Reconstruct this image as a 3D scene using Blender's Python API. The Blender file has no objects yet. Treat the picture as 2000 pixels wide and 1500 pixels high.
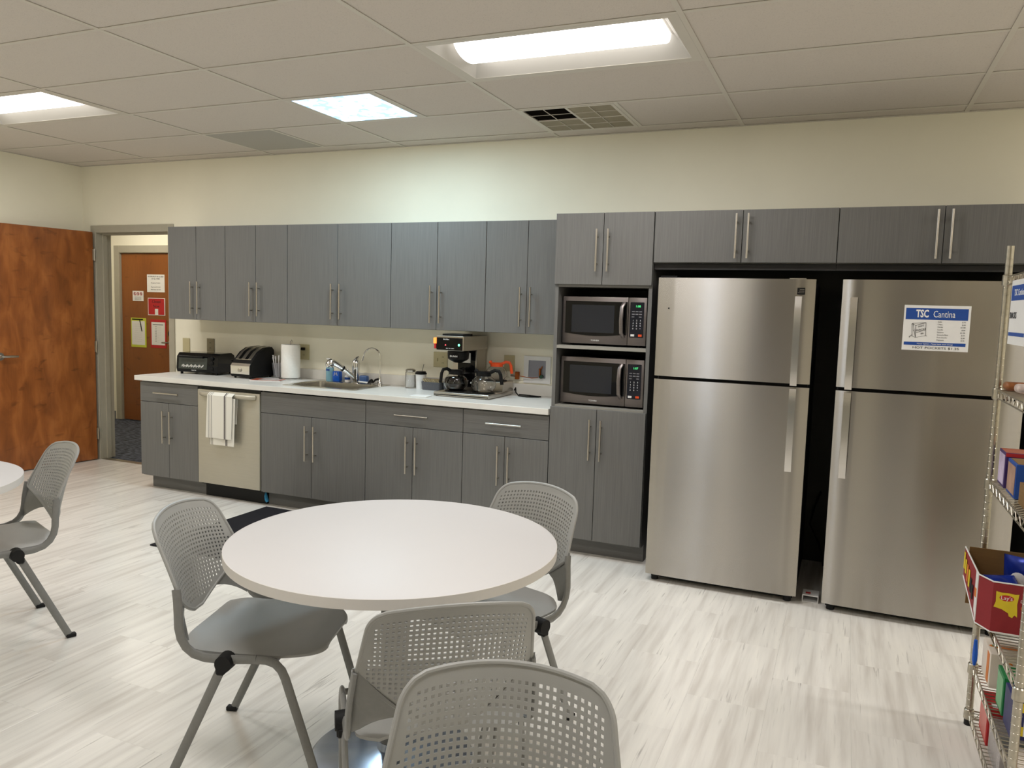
import bpy, bmesh, math, random
from mathutils import Vector, Matrix
random.seed(7)
PI = math.pi
S = bpy.context.scene
COL = S.collection

# ------------------------------------------------------------------ camera
YAW, PITCH, ROLL = 0.4024, -0.0976, 0.0286
fw = Vector((-math.sin(YAW)*math.cos(PITCH), math.cos(YAW)*math.cos(PITCH), math.sin(PITCH)))
rt = Vector((math.cos(YAW), math.sin(YAW), 0)); up = rt.cross(fw)
R_ = rt*math.cos(ROLL)+up*math.sin(ROLL); U_ = -rt*math.sin(ROLL)+up*math.cos(ROLL)
cd = bpy.data.cameras.new('camera'); cam = bpy.data.objects.new('camera', cd); COL.objects.link(cam)
M = Matrix((R_, U_, -fw)).transposed().to_4x4(); M.translation = Vector((3.1385, -5.1731, 1.5305))
cam.matrix_world = M
cd.sensor_width = 36; cd.lens = 36*1529.1/2000; cd.clip_start = 0.05; cd.clip_end = 60
S.camera = cam

# ------------------------------------------------------------------ world and exposure
W = bpy.data.worlds.new('world'); S.world = W; W.use_nodes = True
W.node_tree.nodes['Background'].inputs[0].default_value = (0.75, 0.85, 1.0, 1)
W.node_tree.nodes['Background'].inputs[1].default_value = 3.5
S.view_settings.view_transform = 'Standard'; S.view_settings.look = 'None'
S.view_settings.gamma = 1; S.view_settings.use_curve_mapping = False
S.view_settings.exposure = 0.22
TROFFER_E, PANEL_E, HALL_E = 5.0, 2.4, 8.5
TROFFER_W, PANEL_W = 17.5, 17.0
WARM = (1.0, 0.975, 0.965, 1); COOL = (0.66, 0.88, 1.0, 1)

# ------------------------------------------------------------------ materials
def srgb(r, g, b):
    f = lambda c: (c/255/12.92) if c/255 <= 0.04045 else ((c/255+0.055)/1.055)**2.4
    return (f(r), f(g), f(b), 1)
MATS = {}
def mat(name, col, rough=0.5, metal=0.0, noise=0.0, nscale=(20, 20, 20), bump=0.0, bscale=None, spec=0.5,
        trans=0.0, ior=1.45, emit=None, estr=0.0, aniso=0.0, coat=0.0, alpha=1.0, detail=4, contrast=(0.3, 0.7), rand=0.0, sheen=0):
    if name in MATS: return MATS[name]
    m = bpy.data.materials.new(name); m.use_nodes = True; nt = m.node_tree; N = nt.nodes; L = nt.links
    b = N['Principled BSDF']
    b.inputs['Base Color'].default_value = col; b.inputs['Roughness'].default_value = rough
    b.inputs['Metallic'].default_value = metal; b.inputs['Specular IOR Level'].default_value = spec
    b.inputs['Transmission Weight'].default_value = trans; b.inputs['IOR'].default_value = ior
    b.inputs['Coat Weight'].default_value = coat; b.inputs['Alpha'].default_value = alpha
    b.inputs['Anisotropic'].default_value = aniso; b.inputs['Sheen Weight'].default_value = sheen
    if emit: b.inputs['Emission Color'].default_value = emit; b.inputs['Emission Strength'].default_value = estr
    if noise or bump or rand:
        tc = N.new('ShaderNodeTexCoord'); mp = N.new('ShaderNodeMapping'); mp.inputs['Scale'].default_value = nscale
        L.new(tc.outputs['Object'], mp.inputs['Vector'])
        nz = N.new('ShaderNodeTexNoise'); nz.inputs['Scale'].default_value = 1.0; nz.inputs['Detail'].default_value = detail
        L.new(mp.outputs[0], nz.inputs['Vector'])
        oi = N.new('ShaderNodeObjectInfo')
        if rand:
            vm = N.new('ShaderNodeVectorMath'); vm.operation = 'SCALE'; L.new(oi.outputs['Random'], vm.inputs['Scale'])
            vm.inputs[0].default_value = (37, 91, 53); L.new(vm.outputs[0], mp.inputs['Location'])
        mr = N.new('ShaderNodeMapRange'); mr.inputs[1].default_value = contrast[0]; mr.inputs[2].default_value = contrast[1]
        mr.inputs[3].default_value = 1-noise; mr.inputs[4].default_value = 1+noise*0.6
        L.new(nz.outputs[0], mr.inputs[0])
        mx = N.new('ShaderNodeVectorMath'); mx.operation = 'SCALE'; mx.inputs[0].default_value = col[:3]
        L.new(mr.outputs[0], mx.inputs['Scale'])
        src = mx
        if rand:
            m2 = N.new('ShaderNodeMapRange'); m2.inputs[3].default_value = 1-rand; m2.inputs[4].default_value = 1+rand
            L.new(oi.outputs['Random'], m2.inputs[0]); mx2 = N.new('ShaderNodeVectorMath'); mx2.operation = 'SCALE'
            L.new(mx.outputs[0], mx2.inputs[0]); L.new(m2.outputs[0], mx2.inputs['Scale']); src = mx2
        L.new(src.outputs[0], b.inputs['Base Color'])
        if bump:
            bp = N.new('ShaderNodeBump'); bp.inputs['Strength'].default_value = bump; bp.inputs['Distance'].default_value = 0.002
            hz = nz
            if bscale:
                mp2 = N.new('ShaderNodeMapping'); mp2.inputs['Scale'].default_value = bscale; L.new(tc.outputs['Object'], mp2.inputs['Vector'])
                hz = N.new('ShaderNodeTexNoise'); hz.inputs['Scale'].default_value = 1; L.new(mp2.outputs[0], hz.inputs['Vector'])
            L.new(hz.outputs[0], bp.inputs['Height']); L.new(bp.outputs[0], b.inputs['Normal'])
    MATS[name] = m
    return m

wall_m = mat('cream_wall_paint', srgb(247, 242, 221), 0.55, noise=0.03, nscale=(2, 2, 2), bump=0.15, bscale=(260, 260, 260), spec=0.3)
tile_m = mat('acoustic_ceiling_tile', srgb(210, 202, 192), 0.95, noise=0.10, nscale=(190, 190, 190), bump=0.5, bscale=(220, 220, 220), spec=0.1, contrast=(0.25, 0.45))
tee_m = mat('ceiling_grid_white', srgb(214, 208, 196), 0.5, noise=0.02, nscale=(5, 5, 5))
lamv = mat('grey_laminate_vertical_grain', srgb(110, 109, 106), 0.42, noise=0.14, nscale=(260, 260, 3.5), bump=0.12, detail=3, spec=0.4)
lamh = mat('grey_laminate_horizontal_grain', srgb(108, 107, 104), 0.42, noise=0.14, nscale=(3.5, 260, 260), bump=0.12, detail=3, spec=0.4)
carc = mat('grey_laminate_carcass', srgb(128, 126, 121), 0.5, noise=0.1, nscale=(3, 3, 80))
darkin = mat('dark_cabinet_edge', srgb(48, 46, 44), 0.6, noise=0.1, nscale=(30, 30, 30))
worktop_m = mat('pale_stone_laminate', srgb(224, 221, 213), 0.32, noise=0.05, nscale=(6, 30, 6), spec=0.45)
nickel = mat('brushed_nickel', srgb(190, 184, 174), 0.28, 1.0, noise=0.06, nscale=(400, 400, 8))
bright = mat('satin_bright_metal', srgb(222, 220, 216), 0.22, 1.0, noise=0.04, nscale=(8, 8, 400))
chrome = mat('chrome', srgb(225, 225, 225), 0.08, 1.0, noise=0.01, nscale=(5, 5, 5))
black_p = mat('black_plastic', srgb(16, 16, 16), 0.4, spec=0.25, noise=0.15, nscale=(60, 60, 60))
black_g = mat('glossy_black', srgb(9, 9, 10), 0.1, noise=0.1, nscale=(8, 8, 8), spec=0.35)
rubber = mat('black_rubber', srgb(14, 14, 15), 0.7, noise=0.1, nscale=(90, 90, 90))
chair_p = mat('grey_chair_polypropylene', srgb(162, 162, 158), 0.42, noise=0.04, nscale=(8, 8, 8), bump=0.08, bscale=(900, 900, 900))
chair_m = mat('grey_powder_coated_steel', srgb(132, 132, 129), 0.35, 0.1, noise=0.05, nscale=(80, 80, 80), bump=0.05)
white_t = mat('white_table_laminate', srgb(213, 210, 208), 0.45, noise=0.012, nscale=(3, 3, 3), spec=0.4)
edge_t = mat('pale_grey_edge_band', srgb(222, 218, 212), 0.5, noise=0.03, nscale=(4, 4, 4))
base_m = mat('silver_table_base', srgb(170, 180, 196), 0.22, 0.85, noise=0.05, nscale=(40, 40, 40))
frame_m = mat('greige_door_frame_paint', srgb(176, 170, 152), 0.45, noise=0.03, nscale=(20, 20, 20))
white_p = mat('white_plastic', srgb(232, 231, 228), 0.4, noise=0.02, nscale=(20, 20, 20))
paper_m = mat('white_paper', srgb(232, 230, 224), 0.8, noise=0.02, nscale=(20, 20, 20))
almond = mat('almond_plastic', srgb(196, 186, 146), 0.4, noise=0.02, nscale=(20, 20, 20))
ink = mat('black_ink', srgb(35, 35, 38), 0.8, noise=0.05, nscale=(90, 90, 90))
greyink = mat('grey_ink', srgb(120, 120, 122), 0.8, noise=0.05, nscale=(90, 90, 90))
whiteink = mat('white_ink', srgb(235, 235, 232), 0.7, noise=0.02, nscale=(90, 90, 90))
blue_i = mat('royal_blue_print', srgb(28, 72, 150), 0.6, noise=0.04, nscale=(50, 50, 50))
red_i = mat('red_print', srgb(186, 40, 42), 0.6, noise=0.04, nscale=(50, 50, 50))
maroon = mat('maroon_card', srgb(140, 34, 40), 0.6, noise=0.06, nscale=(12, 12, 12))
yellow_i = mat('yellow_print', srgb(222, 196, 40), 0.5, noise=0.06, nscale=(30, 30, 30))
yelgreen = mat('lime_plastic', srgb(202, 208, 70), 0.5, noise=0.03, nscale=(30, 30, 30))
orange_i = mat('orange_print', srgb(214, 120, 40), 0.5, noise=0.05, nscale=(30, 30, 30))
green_i = mat('green_print', srgb(28, 120, 66), 0.5, noise=0.05, nscale=(30, 30, 30))
purple_i = mat('purple_print', srgb(62, 40, 96), 0.5, noise=0.08, nscale=(30, 30, 30))
kraft = mat('brown_cardboard', srgb(128, 98, 58), 0.85, noise=0.08, nscale=(6, 6, 90))
carton = mat('pale_carton', srgb(226, 214, 200), 0.7, noise=0.05, nscale=(12, 12, 12))
zinc = mat('zinc_wire', srgb(186, 180, 166), 0.3, 1.0, noise=0.12, nscale=(60, 60, 60))
dwsteel = mat('satin_champagne_steel', srgb(186, 180, 164), 0.42, 0.5, noise=0.05, nscale=(3, 3, 300))
copper = mat('copper_pipe', srgb(170, 96, 50), 0.3, 1.0, noise=0.1, nscale=(60, 60, 60))
orange_p = mat('orange_plastic', srgb(232, 84, 34), 0.35, noise=0.04, nscale=(40, 40, 40))
glass = mat('clear_glass', (1, 1, 1, 1), 0.01, trans=1.0, ior=1.45, noise=0.001, nscale=(5, 5, 5))
coffee = mat('black_coffee', srgb(10, 5, 3), 0.6, spec=0.0, noise=0.1, nscale=(10, 10, 10))
plastic_c = mat('clear_plastic_film', (0.95, 0.95, 0.98, 1), 0.15, trans=0.9, ior=1.3, noise=0.02, nscale=(40, 40, 40), bump=0.8)
blue_c = mat('blue_clear_plastic', srgb(165, 220, 240), 0.08, trans=0.6, ior=1.4, noise=0.02, nscale=(20, 20, 20))
blue_p = mat('blue_plastic', srgb(20, 92, 200), 0.25, noise=0.06, nscale=(40, 40, 40))
sugar = mat('white_sugar', srgb(238, 236, 230), 0.8, noise=0.04, nscale=(300, 300, 300))
felt = mat('grey_felt', srgb(98, 98, 102), 0.95, noise=0.2, nscale=(250, 250, 250), bump=0.6)
packets = mat('tan_paper_packets', srgb(206, 188, 150), 0.7, noise=0.12, nscale=(60, 60, 60))
mat_m = mat('navy_black_mat', srgb(18, 18, 26), 0.95, noise=0.3, nscale=(300, 300, 300), bump=0.8)
mwsteel = mat('black_stainless', srgb(122, 115, 112), 0.36, 0.8, noise=0.06, nscale=(3, 3, 300))
mwglass = mat('dark_oven_glass', srgb(7, 7, 9), 0.06, noise=0.1, nscale=(5, 5, 5), spec=0.4)
panelnavy = mat('navy_control_panel', srgb(10, 14, 30), 0.15, noise=0.1, nscale=(5, 5, 5))
led_g = mat('green_display', (0, 0, 0, 1), 0.5, noise=0.01, emit=(0.1, 1.0, 0.3, 1), estr=1.2)
led_r = mat('red_indicator_light', (0.1, 0, 0, 1), 0.5, noise=0.01, emit=(1.0, 0.08, 0.1, 1), estr=2.5)
led_b = mat('green_indicator_light', (0, 0.1, 0.05, 1), 0.5, noise=0.01, emit=(0.15, 1.0, 0.45, 1), estr=3.0)
led_o = mat('orange_lit_switch', srgb(220, 90, 30), 0.3, noise=0.01, emit=(1.0, 0.3, 0.06, 1), estr=1.5)
grille = mat('grey_vent_grille', srgb(158, 150, 128), 0.5, noise=0.05, nscale=(20, 20, 20))
plenum = mat('dark_duct', srgb(40, 34, 26), 0.8, noise=0.2, nscale=(8, 8, 8))
perfp = mat('grey_perforated_return', srgb(172, 169, 160), 0.6, noise=0.25, nscale=(300, 300, 300), contrast=(0.35, 0.55))
refl_m = mat('white_enamel_reflector', srgb(196, 192, 184), 0.4, noise=0.02, nscale=(4, 4, 4))
lens_m = mat('lit_diffuser_lens', srgb(250, 245, 235), 0.4, noise=0.01, emit=WARM, estr=TROFFER_E)
lensend = mat('frosted_lens_end', srgb(244, 236, 220), 0.4, noise=0.01, emit=WARM, estr=1.0)
hall_l = mat('lit_hall_lens', srgb(250, 245, 235), 0.4, noise=0.01, emit=(1, .93, .82, 1), estr=HALL_E)
carpet = mat('grey_blue_carpet', srgb(74, 78, 88), 0.98, noise=0.8, nscale=(14, 60, 14), bump=0.8, detail=4, contrast=(.42, .58))
covebase = mat('grey_rubber_base', srgb(128, 128, 126), 0.6, noise=0.03, nscale=(9, 9, 9))
towel_w = None

def wood_mat(name, c1, c2, c3, blotch=(5, 5, 1.3)):
    m = bpy.data.materials.new(name); m.use_nodes = True; N = m.node_tree.nodes; L = m.node_tree.links; b = N['Principled BSDF']
    tc = N.new('ShaderNodeTexCoord')
    def nz(sc, det=5, dist=0.0):
        mp = N.new('ShaderNodeMapping'); mp.inputs['Scale'].default_value = sc; L.new(tc.outputs['Object'], mp.inputs[0])
        n = N.new('ShaderNodeTexNoise'); n.inputs['Scale'].default_value = 1; n.inputs['Detail'].default_value = det
        n.inputs['Distortion'].default_value = dist; L.new(mp.outputs[0], n.inputs['Vector']); return n
    a = nz(blotch, 5, 0.5); g = nz((140, 140, 6), 3)
    cr = N.new('ShaderNodeValToRGB'); cr.color_ramp.elements[0].position = 0.34; cr.color_ramp.elements[0].color = c1
    cr.color_ramp.elements[1].position = 0.68; cr.color_ramp.elements[1].color = c3
    e = cr.color_ramp.elements.new(0.5); e.color = c2
    L.new(a.outputs[0], cr.inputs[0])
    mr = N.new('ShaderNodeMapRange'); mr.inputs[3].default_value = 0.82; mr.inputs[4].default_value = 1.15; L.new(g.outputs[0], mr.inputs[0])
    kn = nz((7, 7, 15), 2, 0.6)
    mr2 = N.new('ShaderNodeMapRange'); mr2.inputs[1].default_value = 0.62; mr2.inputs[2].default_value = 0.78; mr2.inputs[3].default_value = 1.0; mr2.inputs[4].default_value = 0.55
    L.new(kn.outputs[0], mr2.inputs[0])
    mu = N.new('ShaderNodeMath'); mu.operation = 'MULTIPLY'; L.new(mr.outputs[0], mu.inputs[0]); L.new(mr2.outputs[0], mu.inputs[1])
    vm = N.new('ShaderNodeVectorMath'); vm.operation = 'SCALE'; L.new(cr.outputs[0], vm.inputs[0]); L.new(mu.outputs[0], vm.inputs['Scale'])
    L.new(vm.outputs[0], b.inputs['Base Color']); b.inputs['Roughness'].default_value = 0.35
    b.inputs['Coat Weight'].default_value = 0.15
    return m
wood_near = wood_mat('figured_cherry_veneer', srgb(128, 72, 30), srgb(150, 86, 38), srgb(172, 104, 50), (9, 9, 3.2))
wood_hall = wood_mat('plain_cherry_veneer', srgb(132, 76, 32), srgb(140, 82, 35), srgb(148, 88, 38), (2, 2, 0.8))

def floor_mat():
    m = bpy.data.materials.new('streaked_white_vinyl_tile'); m.use_nodes = True; N = m.node_tree.nodes; L = m.node_tree.links; b = N['Principled BSDF']
    tc = N.new('ShaderNodeTexCoord'); oi = N.new('ShaderNodeObjectInfo')
    off = N.new('ShaderNodeVectorMath'); off.operation = 'SCALE'; off.inputs[0].default_value = (71, 43, 11); L.new(oi.outputs['Random'], off.inputs['Scale'])
    def nz(sc, det, dist=0.0):
        mp = N.new('ShaderNodeMapping'); mp.inputs['Scale'].default_value = sc
        L.new(tc.outputs['Object'], mp.inputs[0]); L.new(off.outputs[0], mp.inputs['Location'])
        n = N.new('ShaderNodeTexNoise'); n.inputs['Scale'].default_value = 1; n.inputs['Detail'].default_value = det; n.inputs['Distortion'].default_value = dist
        L.new(mp.outputs[0], n.inputs['Vector']); return n
    a = nz((24, 1.5, 1), 4, 0.2); c = nz((95, 4.5, 1), 3, 0.3); d = nz((22, 2.6, 1), 3, 0.3)
    cr = N.new('ShaderNodeValToRGB'); E = cr.color_ramp.elements
    E[0].position = 0.30; E[0].color = srgb(220, 214, 205); E[1].position = 0.70; E[1].color = srgb(249, 245, 236)
    e = E.new(0.5); e.color = srgb(240, 236, 228)
    L.new(a.outputs[0], cr.inputs[0])
    m1 = N.new('ShaderNodeMapRange'); m1.inputs[1].default_value = 0.58; m1.inputs[2].default_value = 0.74; m1.inputs[3].default_value = 0.0; m1.inputs[4].default_value = 0.75
    L.new(c.outputs[0], m1.inputs[0])
    m3 = N.new('ShaderNodeMapRange'); m3.inputs[1].default_value = 0.50; m3.inputs[2].default_value = 0.66; L.new(d.outputs[0], m3.inputs[0])
    mu = N.new('ShaderNodeMath'); mu.operation = 'MULTIPLY'; L.new(m1.outputs[0], mu.inputs[0]); L.new(m3.outputs[0], mu.inputs[1])
    mx = N.new('ShaderNodeMix'); mx.data_type = 'RGBA'; L.new(mu.outputs[0], mx.inputs[0]); L.new(cr.outputs[0], mx.inputs[6]); mx.inputs[7].default_value = srgb(140, 132, 124)
    rr = N.new('ShaderNodeMapRange'); rr.inputs[3].default_value = 0.965; rr.inputs[4].default_value = 1.02; L.new(oi.outputs['Random'], rr.inputs[0])
    vm = N.new('ShaderNodeVectorMath'); vm.operation = 'SCALE'; L.new(mx.outputs[2], vm.inputs[0]); L.new(rr.outputs[0], vm.inputs['Scale'])
    L.new(vm.outputs[0], b.inputs['Base Color']); b.inputs['Roughness'].default_value = 0.22; b.inputs['Specular IOR Level'].default_value = 0.6
    return m
floor_m = floor_mat()

def steel_mat():
    m = bpy.data.materials.new('brushed_stainless_door'); m.use_nodes = True; N = m.node_tree.nodes; L = m.node_tree.links; b = N['Principled BSDF']
    b.inputs['Metallic'].default_value = 1; b.inputs['Roughness'].default_value = 0.25; b.inputs['Anisotropic'].default_value = 0.98
    tg = N.new('ShaderNodeTangent'); tg.direction_type = 'RADIAL'; tg.axis = 'Z'; L.new(tg.outputs[0], b.inputs['Tangent']); b.inputs['Anisotropic Rotation'].default_value = 0.25
    tc = N.new('ShaderNodeTexCoord'); mp = N.new('ShaderNodeMapping'); mp.inputs['Scale'].default_value = (3, 3, 500); L.new(tc.outputs['Object'], mp.inputs[0])
    n = N.new('ShaderNodeTexNoise'); n.inputs['Scale'].default_value = 1; L.new(mp.outputs[0], n.inputs['Vector'])
    mr = N.new('ShaderNodeMapRange'); mr.inputs[3].default_value = 0.94; mr.inputs[4].default_value = 1.05; L.new(n.outputs[0], mr.inputs[0])
    vm = N.new('ShaderNodeVectorMath'); vm.operation = 'SCALE'; vm.inputs[0].default_value = srgb(182, 178, 172)[:3]; L.new(mr.outputs[0], vm.inputs['Scale'])
    L.new(vm.outputs[0], b.inputs['Base Color'])
    return m
steel = steel_mat()

def stripe_mat():
    m = bpy.data.materials.new('striped_towel_cotton'); m.use_nodes = True; N = m.node_tree.nodes; L = m.node_tree.links; b = N['Principled BSDF']
    tc = N.new('ShaderNodeTexCoord'); sp = N.new('ShaderNodeSeparateXYZ'); L.new(tc.outputs['Object'], sp.inputs[0])
    cr = N.new('ShaderNodeValToRGB'); cr.color_ramp.interpolation = 'CONSTANT'
    w = srgb(232, 228, 216); k = srgb(66, 60, 60)
    st = [(0.0, w), (0.04, k), (0.055, w), (0.10, k), (0.115, w), (0.16, k), (0.175, w), (0.66, k), (0.70, w), (0.725, k), (0.74, w)]
    E = cr.color_ramp.elements; E[0].position = 0; E[0].color = w; E[1].position = 0.04; E[1].color = k
    for p, c in st[2:]:
        e = E.new(p); e.color = c
    mr = N.new('ShaderNodeMapRange'); mr.inputs[1].default_value = 0.0; mr.inputs[2].default_value = 0.245; L.new(sp.outputs[0], mr.inputs[0])
    L.new(mr.outputs[0], cr.inputs[0]); L.new(cr.outputs[0], b.inputs['Base Color']); b.inputs['Roughness'].default_value = 0.95
    nz = N.new('ShaderNodeTexNoise'); nz.inputs['Scale'].default_value = 500; L.new(tc.outputs['Object'], nz.inputs['Vector'])
    bp = N.new('ShaderNodeBump'); bp.inputs['Strength'].default_value = 0.4; bp.inputs['Distance'].default_value = 0.002
    L.new(nz.outputs[0], bp.inputs['Height']); L.new(bp.outputs[0], b.inputs['Normal'])
    return m
towel_w = stripe_mat()

def prism_mat():
    m = bpy.data.materials.new('lit_prismatic_panel'); m.use_nodes = True; N = m.node_tree.nodes; L = m.node_tree.links; b = N['Principled BSDF']
    tc = N.new('ShaderNodeTexCoord'); v = N.new('ShaderNodeTexVoronoi'); v.inputs['Scale'].default_value = 22
    L.new(tc.outputs['Object'], v.inputs['Vector'])
    nz = N.new('ShaderNodeTexNoise'); nz.inputs['Scale'].default_value = 3; L.new(tc.outputs['Object'], nz.inputs['Vector'])
    cr = N.new('ShaderNodeValToRGB'); cr.color_ramp.elements[0].position = 0.25; cr.color_ramp.elements[0].color = (0.8, 0.95, 1, 1)
    cr.color_ramp.elements[1].position = 0.75; cr.color_ramp.elements[1].color = (0.14, 0.42, 0.9, 1)
    L.new(v.outputs['Distance'], cr.inputs[0]); L.new(cr.outputs[0], b.inputs['Emission Color'])
    b.inputs['Base Color'].default_value = (0.7, 0.85, 1, 1)
    b.inputs['Emission Strength'].default_value = PANEL_E
    return m
prism_m = prism_mat()

# ------------------------------------------------------------------ mesh helpers
class MB:
    def __init__(s): s.v = []; s.f = []
    def add(s, vs, fs):
        o = len(s.v); s.v += [tuple(p) for p in vs]; s.f += [tuple(i+o for i in f) for f in fs]; return s
    def box(s, x0, x1, y0, y1, z0, z1, b=0.0, seg=1):
        if b <= 0:
            vs = [(x, y, z) for z in (z0, z1) for y in (y0, y1) for x in (x0, x1)]
            return s.add(vs, [(0, 2, 3, 1), (4, 5, 7, 6), (0, 1, 5, 4), (2, 6, 7, 3), (0, 4, 6, 2), (1, 3, 7, 5)])
        bm = bmesh.new(); bmesh.ops.create_cube(bm, size=1)
        for v in bm.verts:
            v.co = Vector((x0+(v.co.x+.5)*(x1-x0), y0+(v.co.y+.5)*(y1-y0), z0+(v.co.z+.5)*(z1-z0)))
        bmesh.ops.bevel(bm, geom=bm.edges[:], offset=b, segments=seg, affect='EDGES', profile=0.5)
        return s.bm(bm)
    def bm(s, bm):
        bm.verts.index_update(); vs = [v.co[:] for v in bm.verts]; fs = [[v.index for v in f.verts] for f in bm.faces]
        bm.free(); return s.add(vs, fs)
    def tube(s, path, r, n=10, r2=None, cap=True, nrm=None):
        P = [Vector(p) for p in path]; m = len(P); rad = r if isinstance(r, (list, tuple)) else [r]*m
        T = []
        for i in range(m):
            t = (P[min(i+1, m-1)]-P[max(i-1, 0)]); T.append(t.normalized() if t.length > 1e-9 else Vector((0, 0, 1)))
        a = Vector(nrm) if nrm else (Vector((0, 0, 1)) if abs(T[0].z) < 0.9 else Vector((1, 0, 0)))
        base = len(s.v)
        for i in range(m):
            a = (a - T[i]*a.dot(T[i])).normalized(); bb = T[i].cross(a)
            k = (r2/rad[0]) if r2 else 1.0
            for j in range(n):
                th = 2*PI*j/n; s.v.append(tuple(P[i]+a*rad[i]*math.cos(th)+bb*rad[i]*k*math.sin(th)))
        for i in range(m-1):
            for j in range(n):
                j2 = (j+1) % n; s.f.append((base+i*n+j, base+i*n+j2, base+(i+1)*n+j2, base+(i+1)*n+j))
        if cap:
            s.f.append(tuple(base+j for j in reversed(range(n)))); s.f.append(tuple(base+(m-1)*n+j for j in range(n)))
        return s
    def cyl(s, p0, p1, r, n=16): return s.tube([p0, p1], r, n)
    def lathe(s, prof, c=(0, 0, 0), n=28, cap=True):
        base = len(s.v); m = len(prof)
        for r, z in prof:
            for j in range(n):
                th = 2*PI*j/n; s.v.append((c[0]+r*math.cos(th), c[1]+r*math.sin(th), c[2]+z))
        for i in range(m-1):
            for j in range(n):
                j2 = (j+1) % n; s.f.append((base+i*n+j, base+i*n+j2, base+(i+1)*n+j2, base+(i+1)*n+j))
        if cap:
            s.f.append(tuple(base+j for j in reversed(range(n)))); s.f.append(tuple(base+(m-1)*n+j for j in range(n)))
        return s
    def prism(s, poly, h0, h1, axis='z'):
        n = len(poly)
        def mk(p, h): return {'z': (p[0], p[1], h), 'y': (p[0], h, p[1]), 'x': (h, p[0], p[1])}[axis]
        vs = [mk(p, h0) for p in poly]+[mk(p, h1) for p in poly]
        fs = [tuple(reversed(range(n))), tuple(range(n, 2*n))]+[(i, (i+1) % n, n+(i+1) % n, n+i) for i in range(n)]
        if axis == 'y': fs = [tuple(reversed(f)) for f in fs]
        return s.add(vs, fs)
    def sheet(s, fn, nu, nv, th):
        # double-sided sheet with thickness th in direction given by fn -> (point, normal)
        A = [[fn(i/nu, j/nv) for i in range(nu+1)] for j in range(nv+1)]
        b = len(s.v); K = (nu+1)
        for j in range(nv+1):
            for i in range(nu+1): s.v.append(tuple(A[j][i][0]))
        b2 = len(s.v)
        for j in range(nv+1):
            for i in range(nu+1): s.v.append(tuple(Vector(A[j][i][0])-Vector(A[j][i][1])*th))
        for j in range(nv):
            for i in range(nu):
                q = (j*K+i, j*K+i+1, (j+1)*K+i+1, (j+1)*K+i)
                s.f.append(tuple(b+k for k in q)); s.f.append(tuple(b2+k for k in reversed(q)))
        ring = [i for i in range(nu+1)]+[j*K+nu for j in range(1, nv+1)]+[nv*K+i for i in range(nu-1, -1, -1)]+[j*K for j in range(nv-1, 0, -1)]
        for k in range(len(ring)):
            p, q = ring[k], ring[(k+1) % len(ring)]; s.f.append((b+q, b+p, b2+p, b2+q))
        return s
    def xf(s, M):
        s.v = [tuple(M @ Vector(p)) for p in s.v]; return s

ORG = {}
def mesh(name, mb, org=(0, 0, 0), smooth=True, ang=35):
    me = bpy.data.meshes.new(name)
    me.from_pydata([(x-org[0], y-org[1], z-org[2]) for x, y, z in mb.v], [], mb.f)
    me.validate(); bm = bmesh.new(); bm.from_mesh(me)
    bmesh.ops.remove_doubles(bm, verts=bm.verts, dist=1e-6); bmesh.ops.recalc_face_normals(bm, faces=bm.faces)
    bm.to_mesh(me); bm.free()
    if smooth and len(me.polygons):
        me.polygons.foreach_set('use_smooth', [True]*len(me.polygons)); me.set_sharp_from_angle(angle=math.radians(ang))
    return me
def thing(name, label, cat, loc, group=None):
    o = bpy.data.objects.new(name, None); COL.objects.link(o); o.location = loc; ORG[o] = tuple(loc)
    o.empty_display_size = 0.1; o['label'] = label; o['category'] = cat
    if group: o['group'] = group
    return o
def part(name, mb, m, parent, label=None, smooth=True, ang=35, kind=None):
    org = ORG[parent]; me = mesh(name, mb, org, smooth, ang); me.materials.append(m)
    o = bpy.data.objects.new(name, me); COL.objects.link(o); o.parent = parent; ORG[o] = org
    if label: o['label'] = label
    if kind: o['kind'] = kind
    return o
def single(name, mb, m, label, cat, loc, group=None, **k):
    me = mesh(name, mb, loc, **k); me.materials.append(m); o = bpy.data.objects.new(name, me); COL.objects.link(o)
    o.location = loc; ORG[o] = tuple(loc); o['label'] = label; o['category'] = cat
    if group: o['group'] = group
    return o
def struct(name, mb, m, label=None, smooth=False, loc=(0, 0, 0)):
    me = mesh(name, mb, loc, smooth); me.materials.append(m); o = bpy.data.objects.new(name, me); COL.objects.link(o)
    o.location = loc; ORG[o] = tuple(loc); o['kind'] = 'structure'
    o['label'] = label or name.replace('_', ' '); o['category'] = name.split('_')[0]
    return o
def dup(root, loc, rz, label, group=None, name=None):
    r = root.copy(); COL.objects.link(r); r.location = loc; r.rotation_euler = (0, 0, rz); r['label'] = label
    if group: r['group'] = group
    def rec(a, b):
        for ch in list(a.children):
            if ch.parent != a: continue
            c = ch.copy(); COL.objects.link(c); c.parent = b; rec(ch, c)
    rec(root, r); return r
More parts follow.
